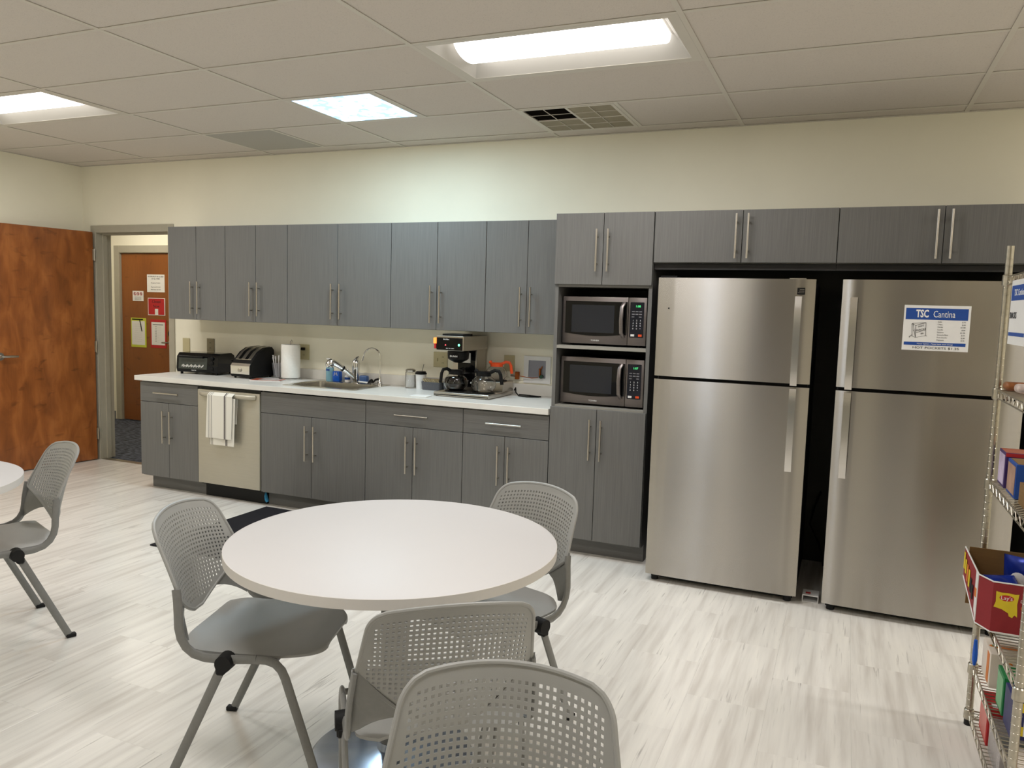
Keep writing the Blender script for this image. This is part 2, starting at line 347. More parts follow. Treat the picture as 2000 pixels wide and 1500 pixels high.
def text(name, s, size, m, parent, pos, xdir=(1, 0, 0), ydir=(0, 0, 1), align='CENTER', ext=0.0003, sx=1.0, label=None, shear=0.0, bold=0.0):
    cu = bpy.data.curves.new(name, 'FONT'); cu.body = s; cu.size = size; cu.extrude = ext; cu.align_x = align; cu.align_y = 'CENTER'
    cu.resolution_u = 2; cu.shear = shear; cu.offset = bold
    t = bpy.data.objects.new('tmp', cu); COL.objects.link(t)
    dg = bpy.context.evaluated_depsgraph_get(); me = bpy.data.meshes.new_from_object(t.evaluated_get(dg))
    bpy.data.objects.remove(t); bpy.data.curves.remove(cu)
    X = Vector(xdir).normalized(); Y = Vector(ydir).normalized(); Z = X.cross(Y)
    org = Vector(ORG[parent]); Mx = Matrix((X*sx, Y, Z)).transposed().to_4x4(); Mx.translation = Vector(pos)-org
    me.transform(Mx); me.name = name; me.materials.clear(); me.materials.append(m)
    o = bpy.data.objects.new(name, me); COL.objects.link(o); o.parent = parent; ORG[o] = ORG[parent]
    if label: o['label'] = label
    return o

# ------------------------------------------------------------------ room shell
XL, XR, YB, YF, H = -3.406, 6.60, 0.0, -7.2, 2.698
TOP = 2.86
b = MB().box(XL-.1, -3.25, 0, .15, 0, TOP).box(-3.25, -2.345, 0, .15, 2.113, TOP).box(-2.345, XR+.1, 0, .15, 0, TOP)
struct('wall_back', b, wall_m, 'cream painted wall behind the grey kitchen cabinets')
struct('wall_left', MB().box(XL-.1, XL, YF, 0, 0, TOP), wall_m, 'cream painted wall behind the open brown door')
struct('wall_right', MB().box(XR, XR+.1, YF, 0, 0, TOP), wall_m, 'cream painted wall at the right end of the room')
# rear wall (behind the photographer) with slabs and a glass slot added for reflections
b = MB()
for xa, xb, zt_ in ((XL-.1, 1.22, 0), (1.42, 1.95, 0), (2.95, 3.3, 0), (4.0, XR+.1, 0), (1.22, 1.42, 2.2), (1.95, 2.95, 2.2), (3.3, 4.0, 2.2)): b.box(xa, xb, YF-.15, YF, zt_, TOP)
b.box(1.22, 1.42, YF-.15, YF, 0, .25)
struct('wall_front', b, wall_m, 'cream painted wall behind the photographer')
struct('door_3', MB().box(1.95, 2.95, YF-.10, YF-.05, 0, 2.2), black_p, 'dark slab added behind the photographer to darken the steel reflections')  # unseen dark slabs, added to give the refrigerator doors dark bands
struct('door_4', MB().box(3.3, 4.0, YF-.10, YF-.05, 0, 2.2), black_p, 'second dark slab added behind the photographer to darken the steel reflections')
struct('reflection_window', MB().box(1.22, 1.42, YF-.08, YF-.07, .25, 2.2), glass, 'narrow glass slot added behind the photographer for a bright band in the steel')  # unseen opening, added so the sky shows as a band in the steel

# floor of streaked 12 x 24 inch vinyl tiles laid in running bond
fl = struct('floor', MB().box(XL-.1, XR+.1, YF-.15, .15, -.06, -.004), floor_m, 'streaked white vinyl tile floor')
cache = {}
TW, TL = .305, .61
k0 = int((XL-2.635)//TW)-1
for k in range(k0, 14):
    x0 = 2.635+k*TW; x1 = x0+TW
    X0, X1 = max(x0, XL), min(x1, XR)
    if X1-X0 < .01: continue
    y = -1.49 + (0 if k % 2 == 0 else .305) + 3*TL
    while y > -5.3:
        Y1, Y0 = min(y, 0), max(y-TL, YF)
        if Y1-Y0 > .01:
            g = .0001; key = (round(X1-X0, 3), round(Y1-Y0, 3))
            if key not in cache:
                me = mesh('floor_tile', MB().box(-(X1-X0)/2+g, (X1-X0)/2-g, -(Y1-Y0)/2+g, (Y1-Y0)/2-g, -.004, 0, .0004), smooth=False)
                me.materials.append(floor_m); cache[key] = me
            o = bpy.data.objects.new('floor_tile', cache[key]); COL.objects.link(o); o.parent = fl; o.location = ((X0+X1)/2, (Y0+Y1)/2, 0)
        y -= TL
b = MB().box(XL, XR, YF, -4.9, -.0045, -.0008)
o = part('floor_tile', b, floor_m, fl, smooth=False); o['kind'] = 'stuff'

# hallway seen through the doorway
HX0, HX1, HY1 = -6.4, -1.2, 1.83
struct('floor_hallway', MB().box(HX0, HX1, .151, HY1+.07, -.06, -.002).box(-3.25, -2.345, 0.06, .151, -.06, -.002), carpet, 'dark grey patterned carpet in the hallway')
struct('wall_hallway_far', MB().box(HX0, -5.12, HY1, HY1+.12, 0, TOP).box(-5.12, -4.19, HY1, HY1+.12, 2.07, TOP).box(-4.19, HX1, HY1, HY1+.12, 0, TOP).box(-5.12, -4.19, HY1+.07, HY1+.12, 0, 2.07), wall_m, 'pale wall across the hallway')
struct('wall_hallway_left', MB().box(HX0-.1, HX0, .15, HY1+.12, 0, TOP), wall_m, 'end wall of the hallway')
struct('wall_hallway_right', MB().box(HX1, HX1+.1, .151, HY1+.12, 0, TOP), wall_m, 'other end wall of the hallway')
struct('wall_hallway_near', MB().box(HX0, XL-.1, .05, .15, 0, TOP), wall_m, 'near wall of the hallway')
struct('ceiling_hallway', MB().box(HX0, HX1, .15, HY1, 2.7, TOP), tile_m, 'hallway ceiling')
struct('baseboard_hallway', MB().box(HX0, -5.22, HY1-.008, HY1-.0005, 0, .1, .002), covebase, 'grey rubber base along the hallway wall')
hl = thing('hallway_light', 'lit ceiling light in the hallway beyond the doorway', 'ceiling light', (-4.3, 1.0, 2.7))
part('frame', MB().box(-4.92, -3.68, .68, 1.32, 2.685, 2.6995, .004), tee_m, hl); part('diffuser', MB().box(-4.88, -3.72, .72, 1.28, 2.675, 2.684), hall_l, hl)

# door frames
def frame(name, x0, x1, zt, y, depth, s, label, w=.052):
    b = MB()
    ya, yb = (y-.012*s, y+depth*s) if s > 0 else (y+depth*s, y-.012*s)
    for a, c in ((x0-w, x0+.012), (x1-.012, x1+w)): b.box(a, c, min(y-.012, y), y-.0005, 0.001, zt+w, .002)
    b.box(x0+.012, x1-.012, y-.012, y-.0005, zt-.012, zt+w, .002)
    b.box(x0+.0005, x0+.014, y-.0004, y+depth, 0.001, zt-.0005).box(x1-.014, x1-.0005, y-.0004, y+depth, 0.001, zt-.0005).box(x0+.014, x1-.014, y-.0004, y+depth, zt-.014, zt-.0005)
    b.box(x0+.014, x0+.028, y+.055, y+.1, 0.001, zt-.014).box(x1-.028, x1-.014, y+.055, y+.1, 0.001, zt-.014).box(x0+.028, x1-.028, y+.055, y+.1, zt-.028, zt-.014)
    return struct(name, b, frame_m, label)
frame('trim_1', -3.25, -2.345, 2.113, 0, .149, 1, 'greige steel frame of the open doorway')
frame('trim_2', -5.12, -4.19, 2.07, HY1, .06, 1, 'greige steel frame of the hallway door', w=.075)
struct('trim_3', MB().box(-3.236, -2.359, .0, .06, -.0035, .004, .002), zinc, 'metal threshold strip under the doorway')

# open door leaf, swung back toward the left wall
dl = thing('door_leaf', 'open brown figured cherry wood door swung back against the left wall', 'door', (0, 0, 0))
part('panel', MB().box(-.0225, .0225, -.905, 0, .008, 2.105, .002), wood_near, dl)
lv = MB().tube([(.0225, -.83, 1.0), (.034, -.83, 1.0)], .033, 24)
ha = part('lever_handle', lv, nickel, dl, 'satin nickel lever handle')
part('rose', MB().lathe([(.033, 0), (.03, .008), (.016, .012), (.014, .05)], n=24).xf(Matrix.Translation((.022, -.83, 1.0)) @ Matrix.Rotation(PI/2, 4, 'Y')), nickel, ha)
part('lever', MB().tube([(.06, -.84, 1.0), (.068, -.80, 1.0), (.066, -.74, .999), (.06, -.70, .998)], [.011, .011, .010, .009], 12), nickel, ha)
for z in (.25, 1.06, 1.9):
    part('hinge', MB().cyl((.033, .006, z-.055), (.033, .006, z+.055), .006, 10).box(.0226, .028, -.008, .004, z-.05, z+.05), nickel, dl)
dl.location = (-3.265, -.034, 0); dl.rotation_euler = (0, 0, -math.radians(7.2))

# hallway door with papers
hd = thing('door_hallway', 'closed brown wood door across the hallway covered with notices', 'door', (-4.65, HY1+.05, 0))
part('panel', MB().box(-5.10, -4.21, HY1+.018, HY1+.055, .008, 2.052, .002), wood_hall, hd)
hh = part('lever_handle', MB().cyl((-4.29, HY1+.017, .99), (-4.29, HY1-.012, .99), .03, 20).tube([(-4.29, HY1-.03, .99), (-4.40, HY1-.03, .99)], .009, 10).cyl((-4.29, HY1-.008, .99), (-4.29, HY1-.034, .99), .012, 12), nickel, hd, 'silver lever handle')
part('keypad_lock', MB().lathe([(.045, 0), (.042, .02), (.02, .028)], n=20).xf(Matrix.Translation((-4.29, HY1+.017, 1.10)) @ Matrix.Rotation(PI/2, 4, 'X')), black_p, hd, 'round black lock')
PY = HY1+.0175
def note(name, label, x0, x1, z0, z1, m, cat='notice', t=.002):
    o = thing(name, label, cat, ((x0+x1)/2, PY, z0))
    part('sheet', MB().box(x0, x1, PY-t, PY-.0002, z0, z1), m, o, smooth=False); return o
n = note('paper_notice', 'white typed notice taped highest on the hallway door', -4.676, -4.392, 1.59, 1.80, paper_m)
for i, (s, sz) in enumerate([('DOORS MUST BE CLOSED', .022), ('AT ALL TIMES', .022), ('Emergency Contact:', .018), ('Main Desk 555-0100', .018), ('After Hours 555-0101', .018)]):
    text('lettering', s, sz, ink if i < 2 else greyink, n, (-4.534, PY-.003, [1.775, 1.748, 1.70, 1.65, 1.62][i]))
n = note('symbol_notice', 'small white notice with three round prohibition symbols', -4.918, -4.738, 1.478, 1.60, paper_m)
for i in range(3):
    cx = -4.88+i*.052
    rg = MB()
    rg.tube([(cx+.019*math.cos(a*PI/8), PY-.003, 1.565+.019*math.sin(a*PI/8)) for a in range(17)], .0022, 6)
    rg.tube([(cx-.013, PY-.003, 1.578), (cx+.013, PY-.003, 1.552)], .002, 6)
    part('symbol', rg, red_i, n); part('pictogram', MB().box(cx-.006, cx+.006, PY-.0028, PY-.0022, 1.553, 1.577), ink, n)
for j in range(3): text('lettering', 'PLEASE DO NOT ENTER', .010, greyink, n, (-4.828, PY-.003, 1.525-j*.015))
n = note('red_sign', 'red sign below the typed notice on the hallway door', -4.666, -4.39, 1.312, 1.52, white_p)
part('red_face', MB().box(-4.658, -4.402, PY-.003, PY-.0021, 1.32, 1.512), red_i, n)
text('lettering', 'Closed', .05, ink, n, (-4.53, PY-.0035, 1.475)); text('lettering', 'Now', .05, ink, n, (-4.53, PY-.0035, 1.42))
part('tag', MB().box(-4.55, -4.50, PY-.005, PY-.0031, 1.315, 1.39), paper_m, n, 'small white tag')
n = note('red_sign', 'red card partly hidden behind the wall cabinet edge', -4.333, -4.23, 1.41, 1.67, red_i)
part('mark', MB().box(-4.32, -4.30, PY-.003, PY-.0021, 1.54, 1.60), whiteink, n); part('mark', MB().box(-4.32, -4.30, PY-.003, PY-.0021, 1.43, 1.47), whiteink, n)
n = note('clipboard', 'lime yellow edged clipboard with a pen on the hallway door', -4.953, -4.70, .916, 1.272, yelgreen, 'clipboard', .004)
part('paper', MB().box(-4.938, -4.722, PY-.005, PY-.0041, .945, 1.235), paper_m, n); part('pen', MB().cyl((-4.80, PY-.009, 1.245), (-4.765, PY-.009, 1.11), .005, 8), black_p, n)
part('clip', MB().box(-4.93, -4.75, PY-.007, PY-.0052, 1.248, 1.262), black_p, n)
for j in range(9): text('lettering', '____________________', .012, greyink, n, (-4.83, PY-.0056, 1.2-j*.026))
n = note('clipboard', 'red edged clipboard with a printed table on the hallway door', -4.63, -4.375, .919, 1.262, red_i, 'clipboard', .004)
part('paper', MB().box(-4.612, -4.395, PY-.005, PY-.0041, .955, 1.23), paper_m, n)
part('table_header', MB().box(-4.59, -4.42, PY-.0056, PY-.0051, 1.195, 1.205), greyink, n)
for j in range(10): text('lettering', '10:00   ____   ____', .013, greyink, n, (-4.505, PY-.0056, 1.175-j*.02))

# ------------------------------------------------------------------ suspended ceiling
ce = struct('ceiling', MB().box(XL-.1, XR+.1, YF-.15, .15, TOP, TOP+.05), tile_m, 'suspended ceiling of white speckled tiles')
GX, GY, CX, CY = .0162, -.1652, 1.2192, .6096
HOLES = {(c_, r_) for c_ in (-2, 1, 4) for r_ in (2, 6)}
xs = sorted({XL, XR} | {GX+n*CX for n in range(-3, 6) if XL+.02 < GX+n*CX < XR-.02})
ys = [0.0]+[GY-k*CY for k in range(0, 12) if GY-k*CY > YF+.02]+[YF]
tc_ = {}
def cell(x0, x1, y0, y1, m=tile_m):
    g = .0135
    key = (round(x1-x0, 3), round(y1-y0, 3))
    if key not in tc_:
        w, d = (x1-x0)/2-.006, (y1-y0)/2-.006
        me = mesh('ceiling_tile', MB().box(-w, w, -d, d, .003, .017), smooth=False); me.materials.append(tile_m); tc_[key] = me
    o = bpy.data.objects.new('ceiling_tile', tc_[key]); COL.objects.link(o); o.parent = ce; o.location = ((x0+x1)/2, (y0+y1)/2, H)
for i in range(len(xs)-1):
    x0, x1 = xs[i], xs[i+1]; n = round((x0-GX)/CX) if i else -3
    for j in range(len(ys)-1):
        y1, y0 = ys[j], ys[j+1]; k = j-1      # row k between GY-k*CY and GY-(k+1)*CY
        if (n, k) in HOLES: continue
        if (n, k) == (0, 1): cell(x0+CX/2, x1, y0, y1); continue      # 2x2 light in the left half
        if (n, k) in ((1, 0), (-1, 0)): cell(x0+CX/2, x1, y0, y1); continue      # vents in the left half
        cell(x0, x1, y0, y1)
for x in xs[1:-1]: part('grid_bar', MB().box(x-.012, x+.012, YF, 0, H-.001, H+.0015), tee_m, ce, smooth=False)
for y in ys[1:-1]:
    for i in range(len(xs)-1):
        part('grid_bar', MB().box(xs[i]+.0125, xs[i+1]-.0125, y-.012, y+.012, H-.0008, H+.0015), tee_m, ce, smooth=False)
for xc, ya, yb in ((GX+CX*.5, GY-CY, GY-2*CY), (GX+CX*1.5, GY, GY-CY), (GX-CX*.5, GY, GY-CY)):
    part('grid_bar', MB().box(xc-.012, xc+.012, yb+.0125, ya-.0125, H-.0008, H+.0015), tee_m, ce, smooth=False)
part('edge_trim', MB().box(XL, XR, -.02, 0, H-.002, H+.0015).box(XL, XL+.02, YF, -.0205, H-.002, H+.0015).box(XR-.02, XR, YF, -.0205, H-.002, H+.0015), tee_m, ce, smooth=False)

# troffer lights
def lamp(parent, name, pos, sx, sy, watts, col):
    ld = bpy.data.lights.new(name, 'AREA'); ld.shape = 'RECTANGLE'; ld.size = sx; ld.size_y = sy; ld.energy = watts; ld.color = col[:3]
    lo = bpy.data.objects.new(name, ld); COL.objects.link(lo); lo.parent = parent; o = ORG[parent]
    lo.location = (pos[0]-o[0], pos[1]-o[1], pos[2]-o[2]); return lo
def troffer(x0, y1, label):
    x1, y0 = x0+CX, y1-CY
    t = thing('ceiling_light', label, 'ceiling light', ((x0+x1)/2, (y0+y1)/2, H), 'recessed warm white troffer lights')
    a, c, d, e = x0+.0125, x1-.0125, y0+.0125, y1-.0125
    f = .045
    part('frame', MB().box(a, c, d, d+.03, H-.001, H+.004).box(a, c, e-.03, e, H-.001, H+.004).box(a, a+f, d+.03, e-.03, H-.001, H+.004).box(c-f, c, d+.03, e-.03, H-.001, H+.004), tee_m, t, smooth=False)
    ym = (y0+y1)/2; zt = H+.075; L0, L1 = a+f, c-f
    hw = .15
    b = MB()
    prof = [(d+.03, H), (ym-hw, zt), (ym+hw, zt), (e-.03, H)]
    b.add([(L0, y, z) for y, z in prof]+[(L1, y, z) for y, z in prof], [(0, 1, 5, 4), (1, 2, 6, 5), (2, 3, 7, 6)])
    b.add([(L0, prof[0][0], H), (L0, prof[3][0], H), (L0+.06, ym+hw, zt), (L0+.06, ym-hw, zt)], [(0, 1, 2, 3)])
    b.add([(L1, prof[0][0], H), (L1, prof[3][0], H), (L1-.06, ym+hw, zt), (L1-.06, ym-hw, zt)], [(0, 3, 2, 1)])
    b.box(a, c, d, e, H+.12, H+.124)
    part('reflector', b, refl_m, t, smooth=False)
    n = 12; lens = MB(); endz = []
    for i, x in enumerate((L0+.075, L1-.075)):
        for j in range(n+1):
            th = PI*j/n; endz.append((x, ym-(hw-.005)*math.cos(th), zt-.002-.070*math.sin(th)))
    lens.add(endz, [(j, j+1, n+1+j+1, n+1+j) for j in range(n)])
    part('lens', lens, lens_m, t)
    lamp(t, 'tube_lamp', ((x0+x1)/2, ym, H-.0012), 1.02, .20, TROFFER_W, WARM)
    for q in (0, 1): part('lens_end', MB().add(endz[q*(n+1):(q+1)*(n+1)], [tuple(range(n+1))]), lensend, t, smooth=False)
    return t
troffer(GX+CX, GY-2*CY, 'lit two by four troffer light in the ceiling in front of the microwaves')
troffer(GX-2*CX, GY-2*CY, 'lit troffer light at the left edge of the photo above the brown door')
troffer(GX+CX, GY-6*CY, 'lit troffer light behind the photographer on the right')
troffer(GX-2*CX, GY-6*CY, 'lit troffer light over the left table')
troffer(GX+4*CX, GY-2*CY, 'lit troffer added out of view beyond the right edge, near the cabinets')  # this unseen pair of troffers is added to brighten the right end
troffer(GX+4*CX, GY-6*CY, 'lit troffer added out of view beyond the right edge, level with the photographer')
x0, y1 = GX, GY-CY
t = thing('ceiling_light', 'square bluish prismatic light panel in the ceiling above the sink', 'ceiling light', (x0+CX/4, y1-CY/2, H))
part('frame', MB().box(x0+.0125, x0+CX/2-.0125, y1-CY+.0125, y1-CY+.035, H-.001, H+.004).box(x0+.0125, x0+CX/2-.0125, y1-.035, y1-.0125, H-.001, H+.004).box(x0+.0125, x0+.035, y1-CY+.035, y1-.035, H-.001, H+.004).box(x0+CX/2-.035, x0+CX/2-.0125, y1-CY+.035, y1-.035, H-.001, H+.004), tee_m, t, smooth=False)
part('prismatic_panel', MB().box(x0+.035, x0+CX/2-.035, y1-CY+.035, y1-.035, H+.001, H+.004), prism_m, t, smooth=False)
part('housing', MB().box(x0+.014, x0+CX/2-.014, y1-CY+.014, y1-.014, H+.006, H+.09), refl_m, t, smooth=False)
lamp(t, 'tube_lamp', (x0+CX/4, y1-.20, H-.0012), .50, .20, PANEL_W, COOL)

# supply diffuser
x0, y1 = GX+CX, GY
t = thing('air_vent', 'square four part louvred air vent in the ceiling above the coffee brewer', 'vent', (x0+CX/4, y1-CY/2, H))
a, c, d, e = x0+.0125, x0+CX/2-.0125, y1-CY+.0125, y1-.0125
part('frame', MB().box(a, c, d, d+.02, H-.003, H+.006).box(a, c, e-.02, e, H-.003, H+.006).box(a, a+.02, d+.02, e-.02, H-.003, H+.006).box(c-.02, c, d+.02, e-.02, H-.003, H+.006), tee_m, t, smooth=False)
part('duct', MB().box(a, c, d, e, H+.05, H+.09), plenum, t, smooth=False)
mx, my = (a+c)/2, (d+e)/2
part('cross_bar', MB().box(mx-.008, mx+.008, d+.02, e-.02, H-.002, H+.006).box(a+.02, mx-.0085, my-.005, my+.005, H-.002, H+.006).box(mx+.0085, c-.02, my-.005, my+.005, H-.002, H+.006), tee_m, t, smooth=False)
for qi, (qa, qc, qd, qe, ang) in enumerate([(a+.02, mx-.008, d+.02, my-.005, 40), (a+.02, mx-.008, my+.005, e-.02, -35), (mx+.008, c-.02, d+.02, my-.005, -22), (mx+.008, c-.02, my+.005, e-.02, -30)]):
    bb = MB(); nn = 16
    for i in range(nn):
        y = qd+(i+.5)*(qe-qd)/nn; w = .0085 if qi != 0 else .005
        A = math.radians(ang); dy, dz = w*math.cos(A), w*math.sin(A)
        bb.add([(qa, y-dy, H+.004-dz), (qc, y-dy, H+.004-dz), (qc, y+dy, H+.004+dz), (qa, y+dy, H+.004+dz), (qa, y-dy, H+.005-dz), (qc, y-dy, H+.005-dz), (qc, y+dy, H+.005+dz), (qa, y+dy, H+.005+dz)], [(3, 2, 1, 0), (4, 5, 6, 7), (0, 1, 5, 4), (2, 3, 7, 6)])
    part('louvres', bb, grille if qi else plenum, t, 'louvres coloured dark for the shade in the open duct' if qi == 0 else None, smooth=False, kind='stuff')  # first quadrant's fins take the duct colour to stand for its shade
    part('divider', MB().box(qa, qc, (qd+qe)/2-.0015, (qd+qe)/2+.0015, H-.003, H+.0), tee_m, t, smooth=False)
    part('divider', MB().box((qa+qc)/2-.002, (qa+qc)/2+.002, qd, qe, H-.003, H+.0), tee_m, t, smooth=False)
x0 = GX-CX
single('return_vent', MB().box(x0+.0125, x0+CX/2-.0125, y1-CY+.0125, y1-.0125, H, H+.012), perfp, 'flat grey perforated panel in the ceiling left of the square light', 'vent', (x0+CX/4, y1-CY/2, H), smooth=False)

# ------------------------------------------------------------------ cabinets
def handle_v(parent, x, z0, z1, yf):
    b = MB().cyl((x, yf-.032, z0), (x, yf-.032, z1), .006, 12)
    for z in (z0+.045, z1-.045): b.cyl((x, yf-.0005, z), (x, yf-.030, z), .0045, 8)
    return part('handle', b, nickel, parent)
def handle_h(parent, z, x0, x1, yf):
    b = MB().cyl((x0, yf-.032, z), (x1, yf-.032, z), .006, 12)
    for x in (x0+.04, x1-.04): b.cyl((x, yf-.0005, z), (x, yf-.030, z), .0045, 8)
    return part('handle', b, nickel, parent)
def door(parent, x0, x1, z0, z1, yb, yf, hx=None, hz=None, m=lamv):
    g = .0018
    d = part('door', MB().box(x0+g, x1-g, yf, yb, z0+g, z1-g, .0012), m, parent, smooth=False)
    if hx is not None: handle_v(d, hx, hz[0], hz[1], yf)
    return d
def drawer(parent, x0, x1, z0, z1, yb, yf, hx=None, hz=None, name='drawer'):
    g = .0018
    d = part(name, MB().box(x0+g, x1-g, yf, yb, z0+g, z1-g, .0012), lamh, parent, smooth=False)
    if hx: handle_h(d, hz, hx[0], hx[1], yf)
    return d
ZT, ZU = 2.105, 1.357
ux = [-2.012, -1.41, -.803, .115, .862, 1.470]
ulab = ['leftmost grey wall cabinet beside the doorway', 'grey wall cabinet above the dishwasher', 'wide grey wall cabinet above the sink', 'grey wall cabinet above the sugar jar', 'grey wall cabinet above the coffee pots, beside the microwave tower']
for i in range(5):
    a, c = ux[i], ux[i+1]-.0008; m = (a+c)/2
    t = thing('wall_cabinet', ulab[i], 'cabinet', (m, -.16, ZU), 'upper cabinets over the worktop')
    part('body', MB().box(a, c, -.312, -.001, ZU, ZT), carc, t, smooth=False)
    door(t, a, m, ZU, ZT, -.313, -.333, m-.037, (1.405, 1.665)); door(t, m, c, ZU, ZT, -.313, -.333, m+.037, (1.405, 1.665))
bx = [-2.012, -1.408, -.80, .113, .866, 1.466]
blab = {0: 'leftmost grey base cabinet with one drawer beside the doorway', 2: 'grey sink base cabinet with a false front, right of the dishwasher', 3: 'grey base cabinet with wide drawer below the sugar jar', 4: 'grey base cabinet with one drawer below the coffee brewer'}
BT, ZD = .862, .706
for i in (0, 2, 3, 4):
    a, c = bx[i], bx[i+1]-.0008; m = (a+c)/2
    t = thing('base_cabinet', blab[i], 'cabinet', (m, -.31, 0), 'lower cabinets under the worktop')
    if i == 2:  # hollow for the sink bowl
        b = MB().box(a, a+.018, -.611, -.001, .105, .871).box(c-.018, c, -.611, -.001, .105, .871).box(a+.018, c-.018, -.611, -.001, .105, .123).box(a+.018, c-.018, -.02, -.001, .123, .871)
    else: b = MB().box(a, c, -.611, -.001, .105, .871)
    part('body', b, carc, t, smooth=False)
    part('toe_kick', MB().box(a+(.03 if i == 0 else 0), c, -.545, -.10, .0, .1045), lamh, t, smooth=False)
    door(t, a, m, .112, ZD, -.612, -.632, m-.037, (.39, .645)); door(t, m, c, .112, ZD, -.612, -.632, m+.037, (.39, .645))
    if i == 2: drawer(t, a, c, ZD, BT, -.612, -.632, name='false_front')
    else:
        hw = .128 if i != 4 else .123
        drawer(t, a, c, ZD, BT, -.612, -.632, (m-hw, m+hw), .785 if i else .784)

# dishwasher
t = thing('dishwasher', 'satin steel dishwasher between the grey base cabinets', 'dishwasher', (-1.104, -.31, 0))
part('tub', MB().box(-1.404, -.804, -.60, -.03, .10, .868), black_p, t, smooth=False)
part('toe_panel', MB().box(-1.403, -.806, -.56, -.50, .0, .099), black_p, t, smooth=False)
d = part('door', MB().box(-1.402, -.806, -.640, -.601, .118, .842, .004, 2), dwsteel, t)
part('gap_strip', MB().box(-1.40, -.81, -.62, -.601, .843, .866), black_g, t, smooth=False)  # black strip standing in for the dark gap above the door
hb = MB(); n = 14
hb.tube([(-1.368+i*(.53/n), -.655-.018*math.sin(PI*i/n)**.5 if 0 < i < n else -.643, .812) for i in range(n+1)], .018, 12, r2=.012)
part('handle', hb, dwsteel, d, 'curved bar handle')

# towel draped over the dishwasher handle: one cloth, two layers
t = thing('dish_towel', 'white dish towel with dark stripes hanging on the dishwasher handle', 'towel', (-1.245, -.69, .49))
def cloth(x0, x1, zb_, zfront, yoff, yback, slant):
    def fn(u, v):
        # v: 0 front bottom -> over the bar -> back bottom
        x = x0+(x1-x0)*u
        if v < .47: z = zb_+(.812-zb_)*(v/.47); y = yoff-.004*math.sin(u*9+1)*(1-v/.47)
        elif v < .53:
            th = PI*(v-.47)/.06; z = .812+.022*math.sin(th); y = yoff+(yback-yoff)*(1-math.cos(th))/2
        else: z = .812-(.812-zfront)*((v-.53)/.47); y = yback+.002*math.sin(u*7)
        x -= slant*(.82-z)
        nrm = (0, -1, 0) if v < .47 else ((0, 0, 1) if v < .53 else (0, 1, 0))
        return (x, y, z), nrm
    return MB().sheet(fn, 22, 34, .003)
part('outer_layer', cloth(-1.245, -1.005, .49, .60, -.704, -.647, .045), towel_w, t)
b = MB(); b.sheet(lambda u, v: ((-1.222+.235*u-.04*(.8-(.438+.36*v)), -.692-.002*math.sin(u*8), .438+.36*v), (0, -1, 0)), 16, 12, .003)
part('inner_layer', b, towel_w, t)

# worktop with sink cut-out and backsplash
CT, CB = .910, .872
t = thing('worktop', 'pale laminate worktop running along the back wall', 'worktop', (-.29, -.33, CB))
SX0, SX1, SY0, SY1 = -.665, -.068, -.52, -.065
b = MB().box(-2.045, SX0, -.652, -.001, CB, CT).box(SX1, 1.4645, -.652, -.001, CB, CT).box(SX0, SX1, -.652, SY0, CB, CT).box(SX0, SX1, SY1, -.001, CB, CT)
part('top', b, worktop_m, t, smooth=False)
part('front_edge', MB().box(-2.047, 1.4645, -.656, -.6521, CB, CT, .0015), worktop_m, t, smooth=False)
part('backsplash', MB().box(-2.045, 1.4645, -.021, -.0012, CT+.0002, .988, .002), worktop_m, t, smooth=False)

# sink
t = thing('sink', 'stainless steel drop-in sink in the worktop', 'sink', (-.366, -.29, CT))
r0 = (-.69, -.045, -.545, -.04); r1 = (-.64, -.095, -.495, -.135)
def rr(x0, x1, y0, y1, r, z, n=5):
    P = []
    for cx, cy, a0 in ((x1-r, y1-r, 0), (x0+r, y1-r, PI/2), (x0+r, y0+r, PI), (x1-r, y0+r, 1.5*PI)):
        for i in range(n+1):
            a = a0+PI/2*i/n; P.append((cx+r*math.cos(a), cy+r*math.sin(a), z))
    return P
def rings(b, L, capb=True):
    base = len(b.v); n = len(L[0])
    for R in L: b.v += R
    for i in range(len(L)-1):
        for j in range(n): b.f.append((base+i*n+j, base+i*n+(j+1) % n, base+(i+1)*n+(j+1) % n, base+(i+1)*n+j))
    if capb: b.f.append(tuple(base+(len(L)-1)*n+j for j in range(n)))
    return b
sm = mat('sink_steel', srgb(200, 196, 186), 0.25, 1.0, noise=0.04, nscale=(200, 5, 5))
rim = rings(MB(), [rr(*r0, .03, CT+.0004), rr(*r0, .03, CT+.004), rr(r1[0]-.008, r1[1]+.008, r1[2]-.008, r1[3]+.008, .05, CT+.005), rr(*r1, .05, CT+.001)], False)
part('rim', rim, sm, t)
part('bowl', rings(MB(), [rr(*r1, .05, CT+.001), rr(r1[0]+.006, r1[1]-.006, r1[2]+.006, r1[3]-.006, .055, CT-.15), rr(r1[0]+.04, r1[1]-.04, r1[2]+.04, r1[3]-.04, .04, CT-.17)]), sm, t)
part('drain', MB().lathe([(.045, 0), (.04, .004), (.03, .002)], (-.366, -.31, CT-.1698)), chrome, t)
